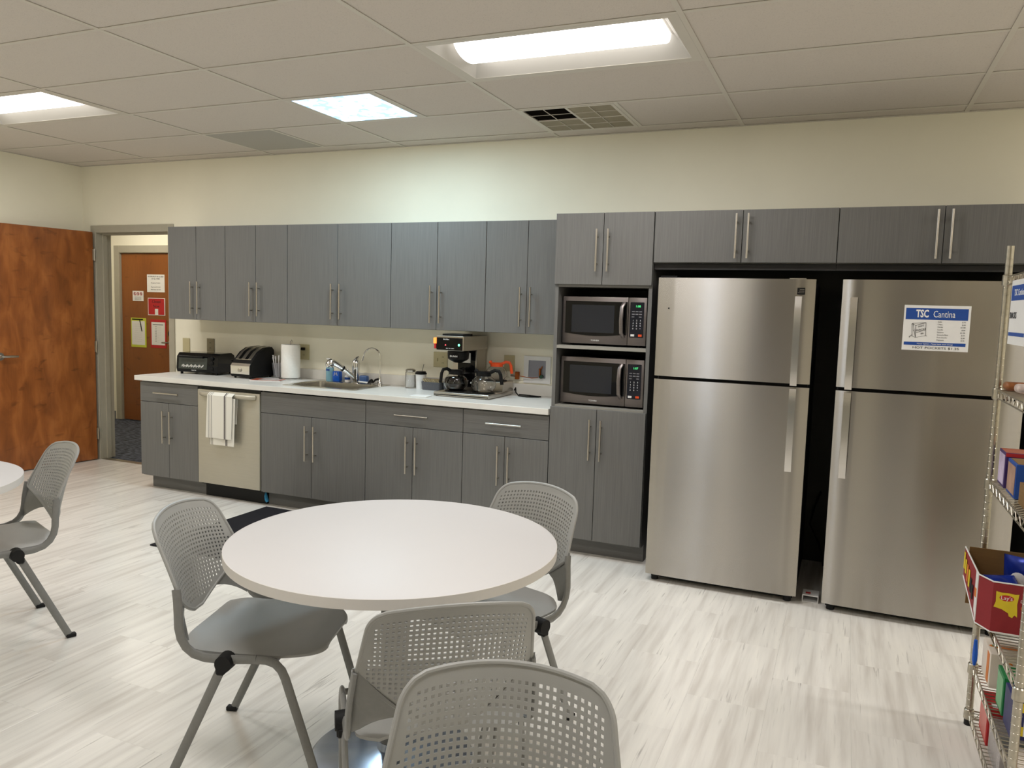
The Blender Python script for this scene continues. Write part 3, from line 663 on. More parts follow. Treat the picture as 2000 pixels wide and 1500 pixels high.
# faucet
t = thing('faucet', 'chrome pull-out kitchen faucet behind the sink', 'faucet', (-.345, -.085, CT+.005))
part('base_plate', MB().lathe([(.032, .0), (.032, .006), (.024, .012)], (-.345, -.085, CT+.004)), chrome, t)
part('body', MB().lathe([(.027, 0), (.026, .08), (.030, .1), (.030, .145), (.025, .165), (.010, .178)], (-.345, -.085, CT+.012)), chrome, t)
part('lever', MB().tube([(-.345, -.085, 1.09), (-.342, -.075, 1.105), (-.335, -.06, 1.115)], [.018, .012, .007], 12), chrome, t)
sp = MB().tube([(-.35, -.095, .955), (-.39, -.15, 1.01), (-.43, -.205, 1.055), (-.452, -.235, 1.075)], [.018, .019, .021, .024], 14)
part('spout', sp, chrome, t); part('spray_head', MB().tube([(-.452, -.235, 1.085), (-.462, -.245, 1.075), (-.470, -.255, 1.05), (-.470, -.257, 1.035)], [.024, .031, .031, .022], 16), chrome, t)
part('collar', MB().tube([(-.402, -.167, 1.023), (-.408, -.176, 1.03)], .0225, 14), black_p, t)
# filtered water tap
t = thing('filter_tap', 'slim gooseneck filtered water tap right of the sink faucet', 'faucet', (-.125, -.085, CT+.005))
part('base', MB().lathe([(.022, 0), (.022, .01), (.012, .03), (.010, .06)], (-.125, -.085, CT+.005)), chrome, t)
gp = [(-.125, -.085, .96), (-.125, -.085, 1.13)]+[(-.125-.055*(1-math.cos(a)), -.085-.03*(1-math.cos(a)), 1.13+.06*math.sin(a)) for a in [PI*i/8 for i in range(1, 8)]]+[(-.236, -.146, 1.125)]
part('spout', MB().tube(gp, .0055, 10), chrome, t)
part('nozzle', MB().tube([(-.236, -.146, 1.13), (-.244, -.15, 1.095)], .008, 10), chrome, t)
part('lever', MB().tube([(-.125, -.085, .958), (-.155, -.10, .95), (-.175, -.11, .925)], [.009, .008, .006], 8), black_p, t, 'black lever')
single('sink_brush', MB().tube([(-.29, -.128, .930), (-.22, -.125, .925), (-.19, -.107, .922)], [.006, .007, .008], 8), white_p, 'white handled dish brush lying behind the sink faucet', 'brush', (-.2, -.09, CT))
bk = MB().tube([(-.20, -.14, .922), (-.18, -.135, .936), (-.163, -.133, .942)], [.005, .014, .018], 10)
# soap bottle etc
t = thing('soap_bottle', 'clear blue liquid hand soap pump bottle behind the sink', 'bottle', (-.585, -.088, CT+.005))
part('bottle', MB().lathe([(.028, 0), (.031, .01), (.031, .10), (.022, .118), (.012, .122)], (-.585, -.088, CT+.005), 20), blue_c, t)
part('pump', MB().lathe([(.012, .122), (.012, .137), (.004, .138), (.004, .168)], (-.585, -.088, CT+.005), 12).box(-.615, -.580, -.093, -.083, CT+.172, CT+.182), white_p, t, 'white pump')
part('label_patch', MB().box(-.60, -.566, -.1205, -.119, CT+.085, CT+.1), blue_i, t)
t = thing('detergent_tub', 'short blue tub with white logo behind the sink', 'tub', (-.515, -.088, CT+.005))
part('tub', MB().box(-.548, -.482, -.11, -.066, CT+.0055, CT+.085, .008, 2), blue_p, t); part('logo', MB().tube([(-.53, -.1108, .96), (-.522, -.1108, .985), (-.515, -.1108, .97), (-.507, -.1108, .985), (-.50, -.1108, .96)], .003, 6), whiteink, t)
t = thing('spray_bottle_lying', 'small white and blue bottle beside the faucet base', 'bottle', (-.425, -.085, CT+.005)); t.name = 'small_bottle'
part('bottle', MB().lathe([(.02, 0), (.021, .01), (.021, .045), (.012, .055), (.009, .062)], (-.425, -.08, CT+.005), 16), white_p, t); part('stripe', MB().lathe([(.0215, .018), (.0215, .036)], (-.425, -.08, CT+.005), 16), blue_i, t)
single('sponge_holder', MB().box(-.305, -.235, -.105, -.062, CT+.0055, CT+.065, .012, 3), mat('slate_blue_plastic', srgb(66, 98, 150), 0.4, noise=0.04, nscale=(40, 40, 40)), 'rounded slate blue sponge holder right of the faucet', 'holder', (-.27, -.085, CT+.005))
single('scrubber', bk, black_p, 'black scrubber leaning at the filter tap', 'brush', (-.16, -.12, CT+.005))

# toaster oven (built facing -y about its own centre, then turned)
t = thing('toaster_oven', 'black toaster oven at the left end of the worktop', 'toaster oven', (0, 0, 0))
w, d, h = .385, .25, .175
b = MB(); pr = [(-d/2+.012, .018), (-d/2, .05), (-d/2+.01, h-.03), (-d/2+.04, h), (d/2-.06, h), (d/2-.02, h-.02), (d/2, h-.07), (d/2, .03), (d/2-.01, .018)]
b.prism(pr, -w/2, w/2, 'x'); part('body', b, black_g, t)
part('window', MB().add([(-w/2+.02, -d/2-.001, .045), (w/2-.10, -d/2-.001, .045), (w/2-.10, -d/2+.009, h-.035), (-w/2+.02, -d/2+.009, h-.035), (-w/2+.02, -d/2+.003, .045), (w/2-.10, -d/2+.003, .045), (w/2-.10, -d/2+.012, h-.035), (-w/2+.02, -d/2+.012, h-.035)], [(0, 1, 2, 3), (0, 4, 5, 1), (1, 5, 6, 2), (2, 6, 7, 3), (3, 7, 4, 0)]), mat('grey_green_oven_glass', srgb(62, 66, 60), 0.1, noise=0.1, nscale=(12, 12, 12)), t)
fo = MB()
for i in range(26):
    x = -w/2+.055+i*.0078; fo.tube([(x, -d/2-.0025, .062+.004*math.sin(i*2.1)), (x+.006, -d/2-.003, .078+.006*math.sin(i*1.3))], .0035, 5)
part('foil', fo, chrome, t, 'crumpled foil tray behind the glass')
part('handle', MB().tube([(-w/2+.04, -d/2-.018, h-.03), (w/2-.12, -d/2-.018, h-.03)], .009, 10).cyl((-w/2+.05, -d/2+.01, h-.03), (-w/2+.05, -d/2-.018, h-.03), .006).cyl((w/2-.13, -d/2+.01, h-.03), (w/2-.13, -d/2-.018, h-.03), .006), black_p, t)
for z in (.05, .095, .135): part('knob', MB().lathe([(.017, 0), (.016, .008), (.006, .012)], n=16).xf(Matrix.Translation((w/2-.055, -d/2+.005, z)) @ Matrix.Rotation(PI/2, 4, 'X')), black_p, t)
text('lettering', 'TOASTER', .011, whiteink, t, (-.03, -d/2+.001, .034))
for sx in (-1, 1):
    for sy in (-1, 1): part('foot', MB().cyl((sx*(w/2-.03), sy*(d/2-.03), 0), (sx*(w/2-.03), sy*(d/2-.03), .02), .011, 10), black_p, t)
t.location = (-1.74, -.205, CT+.0003); t.rotation_euler = (0, 0, math.radians(9))

# toaster
t = thing('toaster', 'black toaster with silver front beside the toaster oven', 'toaster', (-1.245, -.205, CT))
x0, x1, y0, y1 = -1.345, -1.150, -.35, -.065
pr = [(y0+.01, CT+.012), (y0, CT+.03), (y0+.004, CT+.105), (y0+.04, CT+.15), (y0+.10, CT+.205), (y0+.17, CT+.238), (y1-.03, CT+.245), (y1-.006, CT+.22), (y1, CT+.05), (y1-.01, CT+.012)]
part('body', MB().prism(pr, x0, x1, 'x'), black_p, t)
pf = [(y0-.004, CT+.035), (y0-.006, CT+.10), (y0+.012, CT+.12), (y0+.012, CT+.035)]
fp = part('front_plate', MB().prism(pf, x0+.004, x1-.004, 'x'), bright, t, 'silver front plate')
part('knob', MB().lathe([(.015, 0), (.014, .01), (.005, .012)], n=18).xf(Matrix.Translation(((x0+x1)/2, y0-.005, CT+.066)) @ Matrix.Rotation(PI/2, 4, 'X')), nickel, fp)
part('lever', MB().box(x0-.02, x0-.001, y0+.01, y0+.04, CT+.125, CT+.14, .003), black_p, t)
tp = MB(); ch = []
for yy, zz in [(y0+.035, CT+.148), (y0+.10, CT+.206), (y0+.17, CT+.239), (y1-.03, CT+.246)]: ch.append((yy, zz))
part('top_plate', MB().prism(ch+[(y, z+.003) for y, z in reversed(ch)], x0+.02, x1-.02, 'x'), nickel, t, 'chrome top plate')
for k in (0, 1):
    xa = x0+.045+k*.065
    part('slot', MB().prism([(y, z+.0032) for y, z in ch[0:4]]+[(y, z+.0042) for y, z in reversed(ch[0:4])], xa, xa+.03, 'x'), black_g, t)
for sx in (x0+.02, x1-.02):
    for sy in (y0+.03, y1-.03): part('foot', MB().cyl((sx, sy, CT+.0003), (sx, sy, CT+.013), .009, 10), rubber, t)
single('power_cord', MB().tube([(-1.19, -.063, CT+.02), (-1.16, -.05, CT+.008), (-1.10, -.035, CT+.006), (-1.03, -.032, CT+.006), (-.985, -.03, 1.0), (-.99, -.03, 1.045), (-.975, -.028, 1.08), (-.965, -.03, 1.12), (-.93, -.028, 1.145), (-.905, -.02, 1.148)], .0032, 8).box(-.915, -.885, -.03, -.0085, 1.137, 1.159, .003), black_p, 'black power cord plugged into the outlet behind the paper towels', 'cord', (-1.0, -.03, CT))

# plastic utensil bag
t = thing('utensil_cup', 'clear plastic bag of utensils in a cup beside the paper towels', 'cup', (-1.085, -.10, CT))
part('cup', MB().lathe([(.035, 0.0005), (.048, .12), (.046, .12), (.033, .004)], (-1.085, -.10, CT), 20, cap=False), plastic_c, t)
ut = MB()
for i in range(9):
    a = i*.7; ut.tube([(-1.085+.015*math.cos(a), -.10+.015*math.sin(a), CT+.006), (-1.085+.036*math.cos(a), -.10+.036*math.sin(a), CT+.13+.008*(i % 3)), (-1.085+.04*math.cos(a), -.10+.04*math.sin(a), CT+.165+.008*(i % 3))], [.003, .004, .007], 6)
part('utensils', ut, white_p, t)

# papers
t = thing('magazine', 'red and white magazine lying on the worktop left of the sink', 'magazine', (-.985, -.335, CT))
part('pages', MB().box(-.12, .12, -.075, .075, .0005, .006).xf(Matrix.Translation((-.985, -.335, CT)) @ Matrix.Rotation(.35, 4, 'Z')), paper_m, t, smooth=False)
part('cover', MB().box(-.12, .12, -.075, .075, .0061, .0068).xf(Matrix.Translation((-.985, -.335, CT)) @ Matrix.Rotation(.35, 4, 'Z')), mat('brick_red_cover', srgb(176, 84, 58), 0.4, noise=0.3, nscale=(18, 18, 18)), t, smooth=False)
part('picture', MB().box(-.06, .10, -.055, .055, .0069, .0074).xf(Matrix.Translation((-.985, -.335, CT)) @ Matrix.Rotation(.35, 4, 'Z')), mat('grey_white_photo_print', srgb(205, 196, 190), 0.4, noise=0.5, nscale=(30, 30, 30)), t, smooth=False)
single('paper_napkin', MB().box(-.06, .06, -.05, .05, .0005, .006, .001).xf(Matrix.Translation((.50, -.55, CT)) @ Matrix.Rotation(.15, 4, 'Z')), paper_m, 'white folded napkin on the worktop edge in front of the brewer', 'napkin', (.50, -.55, CT), smooth=False)

# paper towels
t = thing('paper_towel_holder', 'upright wire paper towel holder with a full white roll', 'paper towels', (-.925, -.14, CT))
cx, cy = -.925, -.14
part('roll', MB().lathe([(.072, .012), (.074, .02), (.074, .27), (.072, .276), (.02, .276), (.02, .012)], (cx, cy, CT), 36), mat('soft_white_paper_towel', srgb(240, 238, 230), 0.95, noise=0.03, nscale=(60, 60, 60), bump=0.4, bscale=(200, 200, 200)), t)
part('rod', MB().tube([(cx, cy, CT+.004), (cx, cy, CT+.30), (cx+.008, cy, CT+.312), (cx+.016, cy, CT+.30), (cx+.016, cy, CT+.285)], .0035, 8), chrome, t)
part('base_ring', MB().tube([(cx+.088*math.cos(i*PI/16), cy+.088*math.sin(i*PI/16), CT+.0045) for i in range(33)], .004, 8).tube([(cx-.088, cy, CT+.0045), (cx+.088, cy, CT+.0045)], .004, 8), chrome, t)

# sugar jar, stirrer cup, baskets
t = thing('sugar_jar', 'glass sugar jar with metal screw lid', 'jar', (.165, -.12, CT))
part('glass', MB().lathe([(.037, .0005), (.039, .004), (.039, .118), (.034, .123), (.0325, .123), (.0365, .116), (.0365, .008), (.034, .006)], (.165, -.12, CT), 24), glass, t)
part('sugar', MB().lathe([(.036, .009), (.0362, .10)], (.165, -.12, CT), 24), sugar, t)
part('lid', MB().lathe([(.037, .1235), (.0385, .126), (.0385, .136), (.03, .143), (.012, .145)], (.165, -.12, CT), 24), nickel, t)
t = thing('stirrer_cup', 'white paper cup with black lid and a black stirrer', 'cup', (.253, -.12, CT))
part('cup', MB().lathe([(.034, .0005), (.040, .108)], (.253, -.12, CT), 24), white_p, t)
part('rim_band', MB().lathe([(.0375, .068), (.0385, .072)], (.253, -.12, CT), 24), paper_m, t)
part('lid', MB().lathe([(.043, .1085), (.043, .118), (.038, .122), (.036, .130), (.02, .129)], (.253, -.12, CT), 24), black_p, t)
part('stirrer', MB().tube([(.26, -.12, CT+.125), (.279, -.124, CT+.185)], .002, 6), black_p, t)
def basket(xc, yc, label, w=.078):
    t = thing('felt_basket', label, 'basket', (xc, yc, CT), 'grey felt packet baskets')
    b = MB()
    for s in (1,):
        rings(b, [rr(xc-w+.006, xc+w-.006, yc-.05, yc+.05, .012, CT+.0006, 3), rr(xc-w, xc+w, yc-.056, yc+.056, .012, CT+.06, 3), rr(xc-w+.004, xc+w-.004, yc-.052, yc+.052, .01, CT+.06, 3), rr(xc-w+.008, xc+w-.008, yc-.047, yc+.047, .01, CT+.006, 3)])
        b.f.append(tuple(reversed(range(16))))
    part('basket', b, felt, t)
    for i in range(7):
        a = random.uniform(-.3, .3); x = xc-w+.02+i*(2*w-.04)/6.5
        M4 = Matrix.Translation((x, yc+random.uniform(-.01, .01), CT+.062)) @ Matrix.Rotation(a, 4, 'Z') @ Matrix.Rotation(.8, 4, 'Y')
        part('packet', MB().box(-.022, .022, -.03, .03, -.0025, .0025, .001).xf(M4), packets, t)
    return t
basket(.362, -.12, 'grey felt basket of sweetener packets beside the stirrer cup')
basket(.474, -.085, 'grey felt basket of packets partly hidden behind the brewer', .03)

# coffee brewer
t = thing('coffee_brewer', 'commercial stainless coffee brewer with warming plates', 'coffee maker', (.755, -.24, CT))
x0, x1, y0, y1 = .548, .965, -.46, -.045
part('base', MB().box(x0, x1, y0, y1, CT+.004, CT+.03, .002), nickel, t, smooth=False)
part('base_band', MB().box(x0+.002, x1-.002, y0-.0015, y0-.0002, CT+.010, CT+.016), black_p, t, smooth=False)
for px in (.652, .865): part('warmer_plate', MB().lathe([(.078, .0302), (.078, .034), (.07, .036)], (px, -.33, CT), 28), black_p, t)
part('rear_step', MB().box(.772, .965, -.225, y1, CT+.0302, CT+.10, .002), nickel, t, smooth=False)
part('warmer_plate', MB().lathe([(.078, .1002), (.078, .104), (.07, .106)], (.873, -.135, CT), 28), black_p, t)
part('column', MB().box(.56, .745, -.20, -.05, CT+.0302, 1.224, .002), nickel, t, smooth=False)
part('splash_panel', MB().box(.60, .735, -.203, -.2005, .96, 1.215), black_g, t, smooth=False)
part('notice', MB().box(.60, .70, -.206, -.2035, 1.13, 1.20), paper_m, t, smooth=False)
hd_ = part('head', MB().box(.552, .758, -.44, -.05, 1.2245, 1.325, .003), nickel, t, smooth=False)
part('control_face', MB().box(.556, .752, -.4435, -.4405, 1.228, 1.312), black_g, t, smooth=False)
text('lettering', 'BUNN', .012, whiteink, t, (.63, -.4445, 1.30), sx=1.3)
text('lettering', 'BREW  ON   READY', .007, whiteink, t, (.66, -.4445, 1.240))
part('indicator', MB().lathe([(.0042, 0), (.004, .002)], n=12).xf(Matrix.Translation((.625, -.4436, 1.262)) @ Matrix.Rotation(PI/2, 4, 'X')), led_r, t, 'red indicator light')
part('indicator', MB().lathe([(.008, 0), (.007, .002)], n=14).xf(Matrix.Translation((.727, -.4436, 1.265)) @ Matrix.Rotation(PI/2, 4, 'X')), led_b, t, 'green indicator light')
part('rocker_switch', MB().box(.535, .5515, -.452, -.425, 1.27, 1.31, .002), led_o, t, 'lit orange switch'); part('switch_base', MB().box(.538, .5515, -.448, -.425, 1.235, 1.269, .002), red_i, t)
part('top_lid', MB().box(.575, .735, -.40, -.25, 1.3252, 1.337, .003), black_p, t)
part('funnel', MB().lathe([(.025, 0), (.06, .018), (.072, .028), (.076, .075), (.07, .085)], (.672, -.34, 1.139), 26), black_p, t)
part('funnel_handle', MB().box(.655, .705, -.425, -.4165, 1.172, 1.20, .002).box(.660, .70, -.416, -.39, 1.17, 1.19), black_p, t)
text('lettering', 'BUNN', .016, whiteink, t, (.68, -.4265, 1.186), sx=1.3)
for sx in (x0+.02, x1-.02):
    for sy in (y0+.02, y1-.02): part('foot', MB().cyl((sx, sy, CT+.0003), (sx, sy, CT+.0045), .012, 10), rubber, t)
def pot(px, py, z, plastic, rz, label, full=0.0, s=1.0):
    t = thing('coffee_pot', label, 'coffee pot', (0, 0, 0))
    R = [(.002, 0.0), (.050, 0.0), (.062, .003), (.082, .03), (.087, .055), (.080, .082), (.062, .102), (.048, .112), (.048, .118)]
    Ri = [(max(r-.0022, .001), max(zz, .003)) for r, zz in reversed(R)]
    part('glass', MB().lathe([(r*s, zz*s) for r, zz in R+Ri], n=32, cap=True), glass, t)
    if full: part('coffee', MB().lathe([(.046*s, .0045*s), (.057*s, .008*s), (.0765*s, .031*s), (.0825*s, .055*s), (.0765*s, .082*s), (.070*s, .088*s)], n=32), coffee, t)
    part('collar', MB().lathe([(.0505*s, .110*s), (.052*s, .12*s), (.052*s, .136*s), (.044*s, .142*s), (.03*s, .143*s)], n=28).tube([(0, -.045*s, .138*s), (0, -.062*s, .15*s)], [.016*s, .012*s], 10), plastic, t)
    part('handle', MB().tube([(0, .04*s, .132*s), (0, .075*s, .150*s), (0, .105*s, .146*s), (0, .118*s, .12*s), (0, .122*s, .085*s), (0, .128*s, .055*s)], [.012*s]*6, 10, r2=.008*s), plastic, t)
    text('lettering', 'BUNN', .016*s, whiteink, t, (.0, -.0885*s, .06*s))
    t.location = (px, py, z); t.rotation_euler = (0, 0, rz); return t
pot(.652, -.33, CT+.0365, black_p, math.radians(150), 'full coffee pot with black handle under the brewer', 1)
pot(.865, -.33, CT+.0365, black_p, math.radians(-75), 'empty glass coffee pot with black handle on the front warmer')
pot(.873, -.135, CT+.1065, orange_p, math.radians(-75), 'empty glass coffee pot with orange handle on the raised warmer', s=.86)
single('brewer_cord', MB().tube([(.972, -.04, CT+.03), (.985, -.045, CT+.05), (1.0, -.075, CT+.02), (1.05, -.14, CT+.006), (1.12, -.16, CT+.0055), (1.19, -.12, CT+.0055), (1.20, -.10, CT+.0055), (1.12, -.08, CT+.0055), (1.02, -.06, CT+.0055)], .0045, 8), black_p, 'black cord coiled on the worktop right of the brewer', 'cord', (1.1, -.1, CT))

# outlets
def outlet(x0, x1, z0, z1, label, kind, m=almond):
    t = thing('wall_plate', label, 'outlet', ((x0+x1)/2, 0, z0))
    part('plate', MB().box(x0, x1, -.008, -.0005, z0, z1, .002), m, t, smooth=False)
    xm, zm = (x0+x1)/2, (z0+z1)/2
    def recep(xm):
        for dz in (-.022, .022):
            part('socket', MB().box(xm-.015, xm+.015, -.0095, -.0081, zm+dz-.014, zm+dz+.014, .0005), m, t)
            part('slots', MB().box(xm-.007, xm-.005, -.0101, -.0096, zm+dz-.006, zm+dz+.005).box(xm+.004, xm+.006, -.0101, -.0096, zm+dz-.006, zm+dz+.005), black_p, t, smooth=False)
    if kind == 'o': recep(xm)
    if kind == 's': part('switch', MB().box(xm-.005, xm+.005, -.016, -.0081, zm-.012, zm+.012), m, t)
    if kind == 'so':
        recep(xm+.024); part('switch', MB().box(xm-.03, xm-.02, -.016, -.0081, zm-.012, zm+.012), m, t)
    if kind == 'sw': part('rocker', MB().box(xm-.016, xm+.016, -.0105, -.0081, zm-.033, zm+.033), m, t)
outlet(-2.203, -2.122, 1.065, 1.182, 'blank almond wall plate at far left above the toaster oven', 'b')
outlet(-1.927, -1.845, 1.075, 1.19, 'almond outlet plate behind the toaster oven', 'o', mat('taupe_plastic', srgb(142, 132, 104), 0.4, noise=0.03, nscale=(20, 20, 20)))
outlet(-.951, -.849, 1.061, 1.184, 'almond outlet with a plug behind the paper towels', 'o')
outlet(.293, .41, 1.069, 1.182, 'double almond plate with switch and outlet left of the brewer', 'so')
outlet(.872, .955, 1.071, 1.187, 'almond outlet plate behind the orange coffee pot', 'b')

# recessed valve box
t = thing('valve_box', 'white recessed water valve box in the wall right of the brewer', 'valve box', (1.13, 0, .995))
vx0, vx1, vz0, vz1 = 1.028, 1.232, .998, 1.19
part('frame', MB().box(vx0, vx1, -.009, -.0005, vz0, vz0+.038).box(vx0, vx1, -.009, -.0005, vz1-.03, vz1).box(vx0, vx0+.036, -.009, -.0005, vz0+.038, vz1-.03).box(vx1-.036, vx1, -.009, -.0005, vz0+.038, vz1-.03), white_p, t, smooth=False)
part('recess', MB().box(vx0+.036, vx1-.036, -.002, -.0006, vz0+.038, vz1-.03), mat('grey_shadow_plastic', srgb(150, 150, 158), 0.5, noise=0.03, nscale=(20, 20, 20)), t, smooth=False)
part('valve', MB().cyl((1.155, -.014, 1.04), (1.155, -.014, 1.105), .008, 12).tube([(1.155, -.014, 1.09), (1.172, -.014, 1.12)], .004, 8), copper, t)
part('valve_knob', MB().cyl((1.17, -.012, 1.048), (1.17, -.032, 1.048), .013, 12), mat('dark_green_knob', srgb(24, 62, 44), 0.4, noise=0.05, nscale=(50, 50, 50)), t)
t = thing('water_filter', 'copper fitting with a thin water line beside the valve box', 'pipe', (.98, -.03, 1.04))
part('fitting', MB().box(.975, 1.005, -.045, -.0225, 1.02, 1.075, .003), copper, t); part('fitting_nut', MB().cyl((.94, -.034, 1.045), (.974, -.034, 1.045), .008, 8), nickel, t)
part('water_line', MB().tube([(1.005, -.034, 1.046), (1.05, -.03, 1.04), (1.10, -.026, 1.035), (1.145, -.022, 1.04)], .0028, 8), copper, t)

# ------------------------------------------------------------------ microwave tower
t = thing('microwave_cabinet', 'tall grey cabinet tower holding two microwaves', 'cabinet', (1.77, -.31, 0))
pale = mat('pale_niche_edge', srgb(150, 147, 138), 0.5, noise=0.05, nscale=(10, 10, 60))
a, c = 1.4695, 2.0735
part('side_panel', MB().box(a, a+.022, -.617, -.001, .105, 2.104), lamv, t, smooth=False)
part('side_panel', MB().box(c-.022, c, -.617, -.001, .105, 2.104), lamv, t, smooth=False)
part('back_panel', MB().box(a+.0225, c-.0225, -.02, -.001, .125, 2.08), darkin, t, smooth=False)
part('top_panel', MB().box(a+.0225, c-.0225, -.617, -.0205, 2.084, 2.104), carc, t, smooth=False)
part('shelf', MB().box(a+.0225, c-.0225, -.617, -.0205, 1.665, 1.68), carc, t, smooth=False)
part('shelf', MB().box(a+.0225, c-.0225, -.617, -.0205, 1.289, 1.309), pale, t, smooth=False)
part('shelf', MB().box(a+.0225, c-.0225, -.617, -.0205, .918, .938), pale, t, smooth=False)
part('bottom_panel', MB().box(a+.0225, c-.0225, -.617, -.0205, .105, .123), carc, t, smooth=False)
part('toe_kick', MB().box(a, c, -.545, -.10, 0, .1045), lamh, t, smooth=False)
m = (a+c)/2
door(t, a, m, 1.678, 2.105, -.618, -.638, m-.035, (1.757, 2.007)); door(t, m, c, 1.678, 2.105, -.618, -.638, m+.035, (1.757, 2.007))
door(t, a-.001, m, .112, .928, -.618, -.638, m-.035, (.617, .867)); door(t, m, c, .112, .928, -.618, -.638, m+.035, (.617, .867))

def microwave(z, label, clock):
    t = thing('microwave', label, 'microwave', (1.77, -.40, z))
    x0, x1, yf, yb = 1.507, 2.034, -.565, -.17; z0, z1 = z+.012, z+.30
    part('body', MB().box(x0+.004, x1-.004, yf+.025, yb, z0, z1-.002, .004), black_p, t)
    xs_ = 1.922
    part('door', MB().box(x0, xs_-.0015, yf, yf+.0245, z0, z1, .004, 2), mwsteel, t)
    part('panel_frame', MB().box(xs_, x1, yf, yf+.0245, z0, z1, .004, 2), mwsteel, t)
    # window with bowed lower edge
    zz0, zz1 = z0+.048, z1-.028
    P = [(x0+.018, zz1), (x0+.018, zz0+.016)]+[(x0+.018+(xs_-.012-x0-.018)*i/10, zz0+.016-.014*math.sin(PI*i/10)) for i in range(1, 10)]+[(xs_-.006, zz0+.014), (xs_-.006, zz1)]
    part('window_glass', MB().prism(P, yf-.0035, yf-.0005, 'y'), mwglass, t, smooth=False)
    part('window_screen', MB().box(x0+.06, xs_-.085, yf-.0045, yf-.0036, zz0+.022, zz1-.022), mat('screened_window', srgb(34, 37, 44), 0.12, noise=0.1, nscale=(900, 900, 900)), t, smooth=False)
    hx = 1.893
    part('handle', MB().tube([(hx+.004, yf-.004, zz1-.004), (hx-.004, yf-.026, zz1-.03), (hx-.006, yf-.032, (zz0+zz1)/2), (hx-.004, yf-.026, zz0+.025), (hx+.004, yf-.004, zz0)], .013, 10, r2=.008, nrm=(1, 0, 0)), mwsteel, t)
    part('control_panel', MB().box(xs_+.012, x1-.016, yf-.003, yf-.0005, z0+.05, z1-.028, .002), panelnavy, t)
    cx = (xs_+x1)/2-.002
    text('clock', clock, .018, led_g, t, (cx+.006, yf-.0036, z1-.052))
    for r, zt_ in enumerate((.082, .098)):
        for q in range(3): part('key', MB().box(cx-.031+q*.022, cx-.014+q*.022, yf-.004, yf-.0031, z1-zt_-.004, z1-zt_+.002), greyink, t, smooth=False)
    for q in (0, 2): part('key', MB().box(cx-.031+q*.022, cx-.016+q*.022, yf-.004, yf-.0031, z1-.118, z1-.112), greyink, t, smooth=False)
    k = 0
    for r in range(4):
        for q in range(3):
            k += 1; text('key', str(k % 10) if k < 11 else ('0' if k == 11 else '+'), .013, whiteink, t, (cx-.022+q*.022, yf-.0036, z1-.137-r*.016))
    part('stop_key', MB().box(cx-.034, cx-.012, yf-.0045, yf-.0031, z0+.056, z0+.069), white_p, t, 'white key', smooth=False)
    part('start_key', MB().box(cx+.012, cx+.034, yf-.0045, yf-.0031, z0+.056, z0+.069), orange_p, t, 'red orange key', smooth=False)
    text('lettering', 'TOSHIBA', .013, whiteink, t, ((x0+xs_)/2+.005, yf-.0005, z0+.022))
    part('label_strip', MB().box(x1-.0035, x1-.003, yf+.04, yf+.06, z1-.09, z1-.02), yelgreen, t, smooth=False)
    for sx in (x0+.05, x1-.05):
        for sy in (yf+.05, yb-.05): part('foot', MB().cyl((sx, sy, z+.0003), (sx, sy, z+.0125), .012, 10), rubber, t)
microwave(1.309, 'upper black stainless microwave in the cabinet tower', '1:08')
microwave(.938, 'lower black stainless microwave in the cabinet tower', '1:07')

# over-fridge cabinets
for i, (a, c, lab) in enumerate([(2.0765, 3.0585, 'wide short grey cabinet above the left refrigerator'), (3.0595, 4.044, 'wide short grey cabinet above the right refrigerator')]):
    t = thing('wall_cabinet', lab, 'cabinet', ((a+c)/2, -.31, 1.81), 'cabinets above the refrigerators')
    part('body', MB().box(a, c, -.617, -.001, 1.81, 2.104), carc, t, smooth=False)
    part('light_rail', MB().box(a, c, -.60, -.55, 1.775, 1.8095), darkin, t, smooth=False)
    m = (a+c)/2-(.0 if i == 0 else .0)
    door(t, a, m, 1.812, 2.105, -.618, -.638, m-.032, (1.835, 2.081)); door(t, m, c, 1.812, 2.105, -.618, -.638, m+.032, (1.835, 2.081))
t = thing('alcove_panel', 'dark back sheet and grey laminate side panel of the refrigerator alcove', 'panel', (3.06, 0, 0))
part('back_panel', MB().box(2.076, 4.05, -.012, -.0008, 0.001, 1.809), mat('charcoal_sheet', srgb(66, 62, 56), 0.6, noise=0.08, nscale=(4, 4, 60)), t, smooth=False)  # flat charcoal sheet across the back of the alcove
part('side_panel', MB().box(4.046, 4.066, -.617, -.0125, 0.001, 2.104), lamv, t, smooth=False)

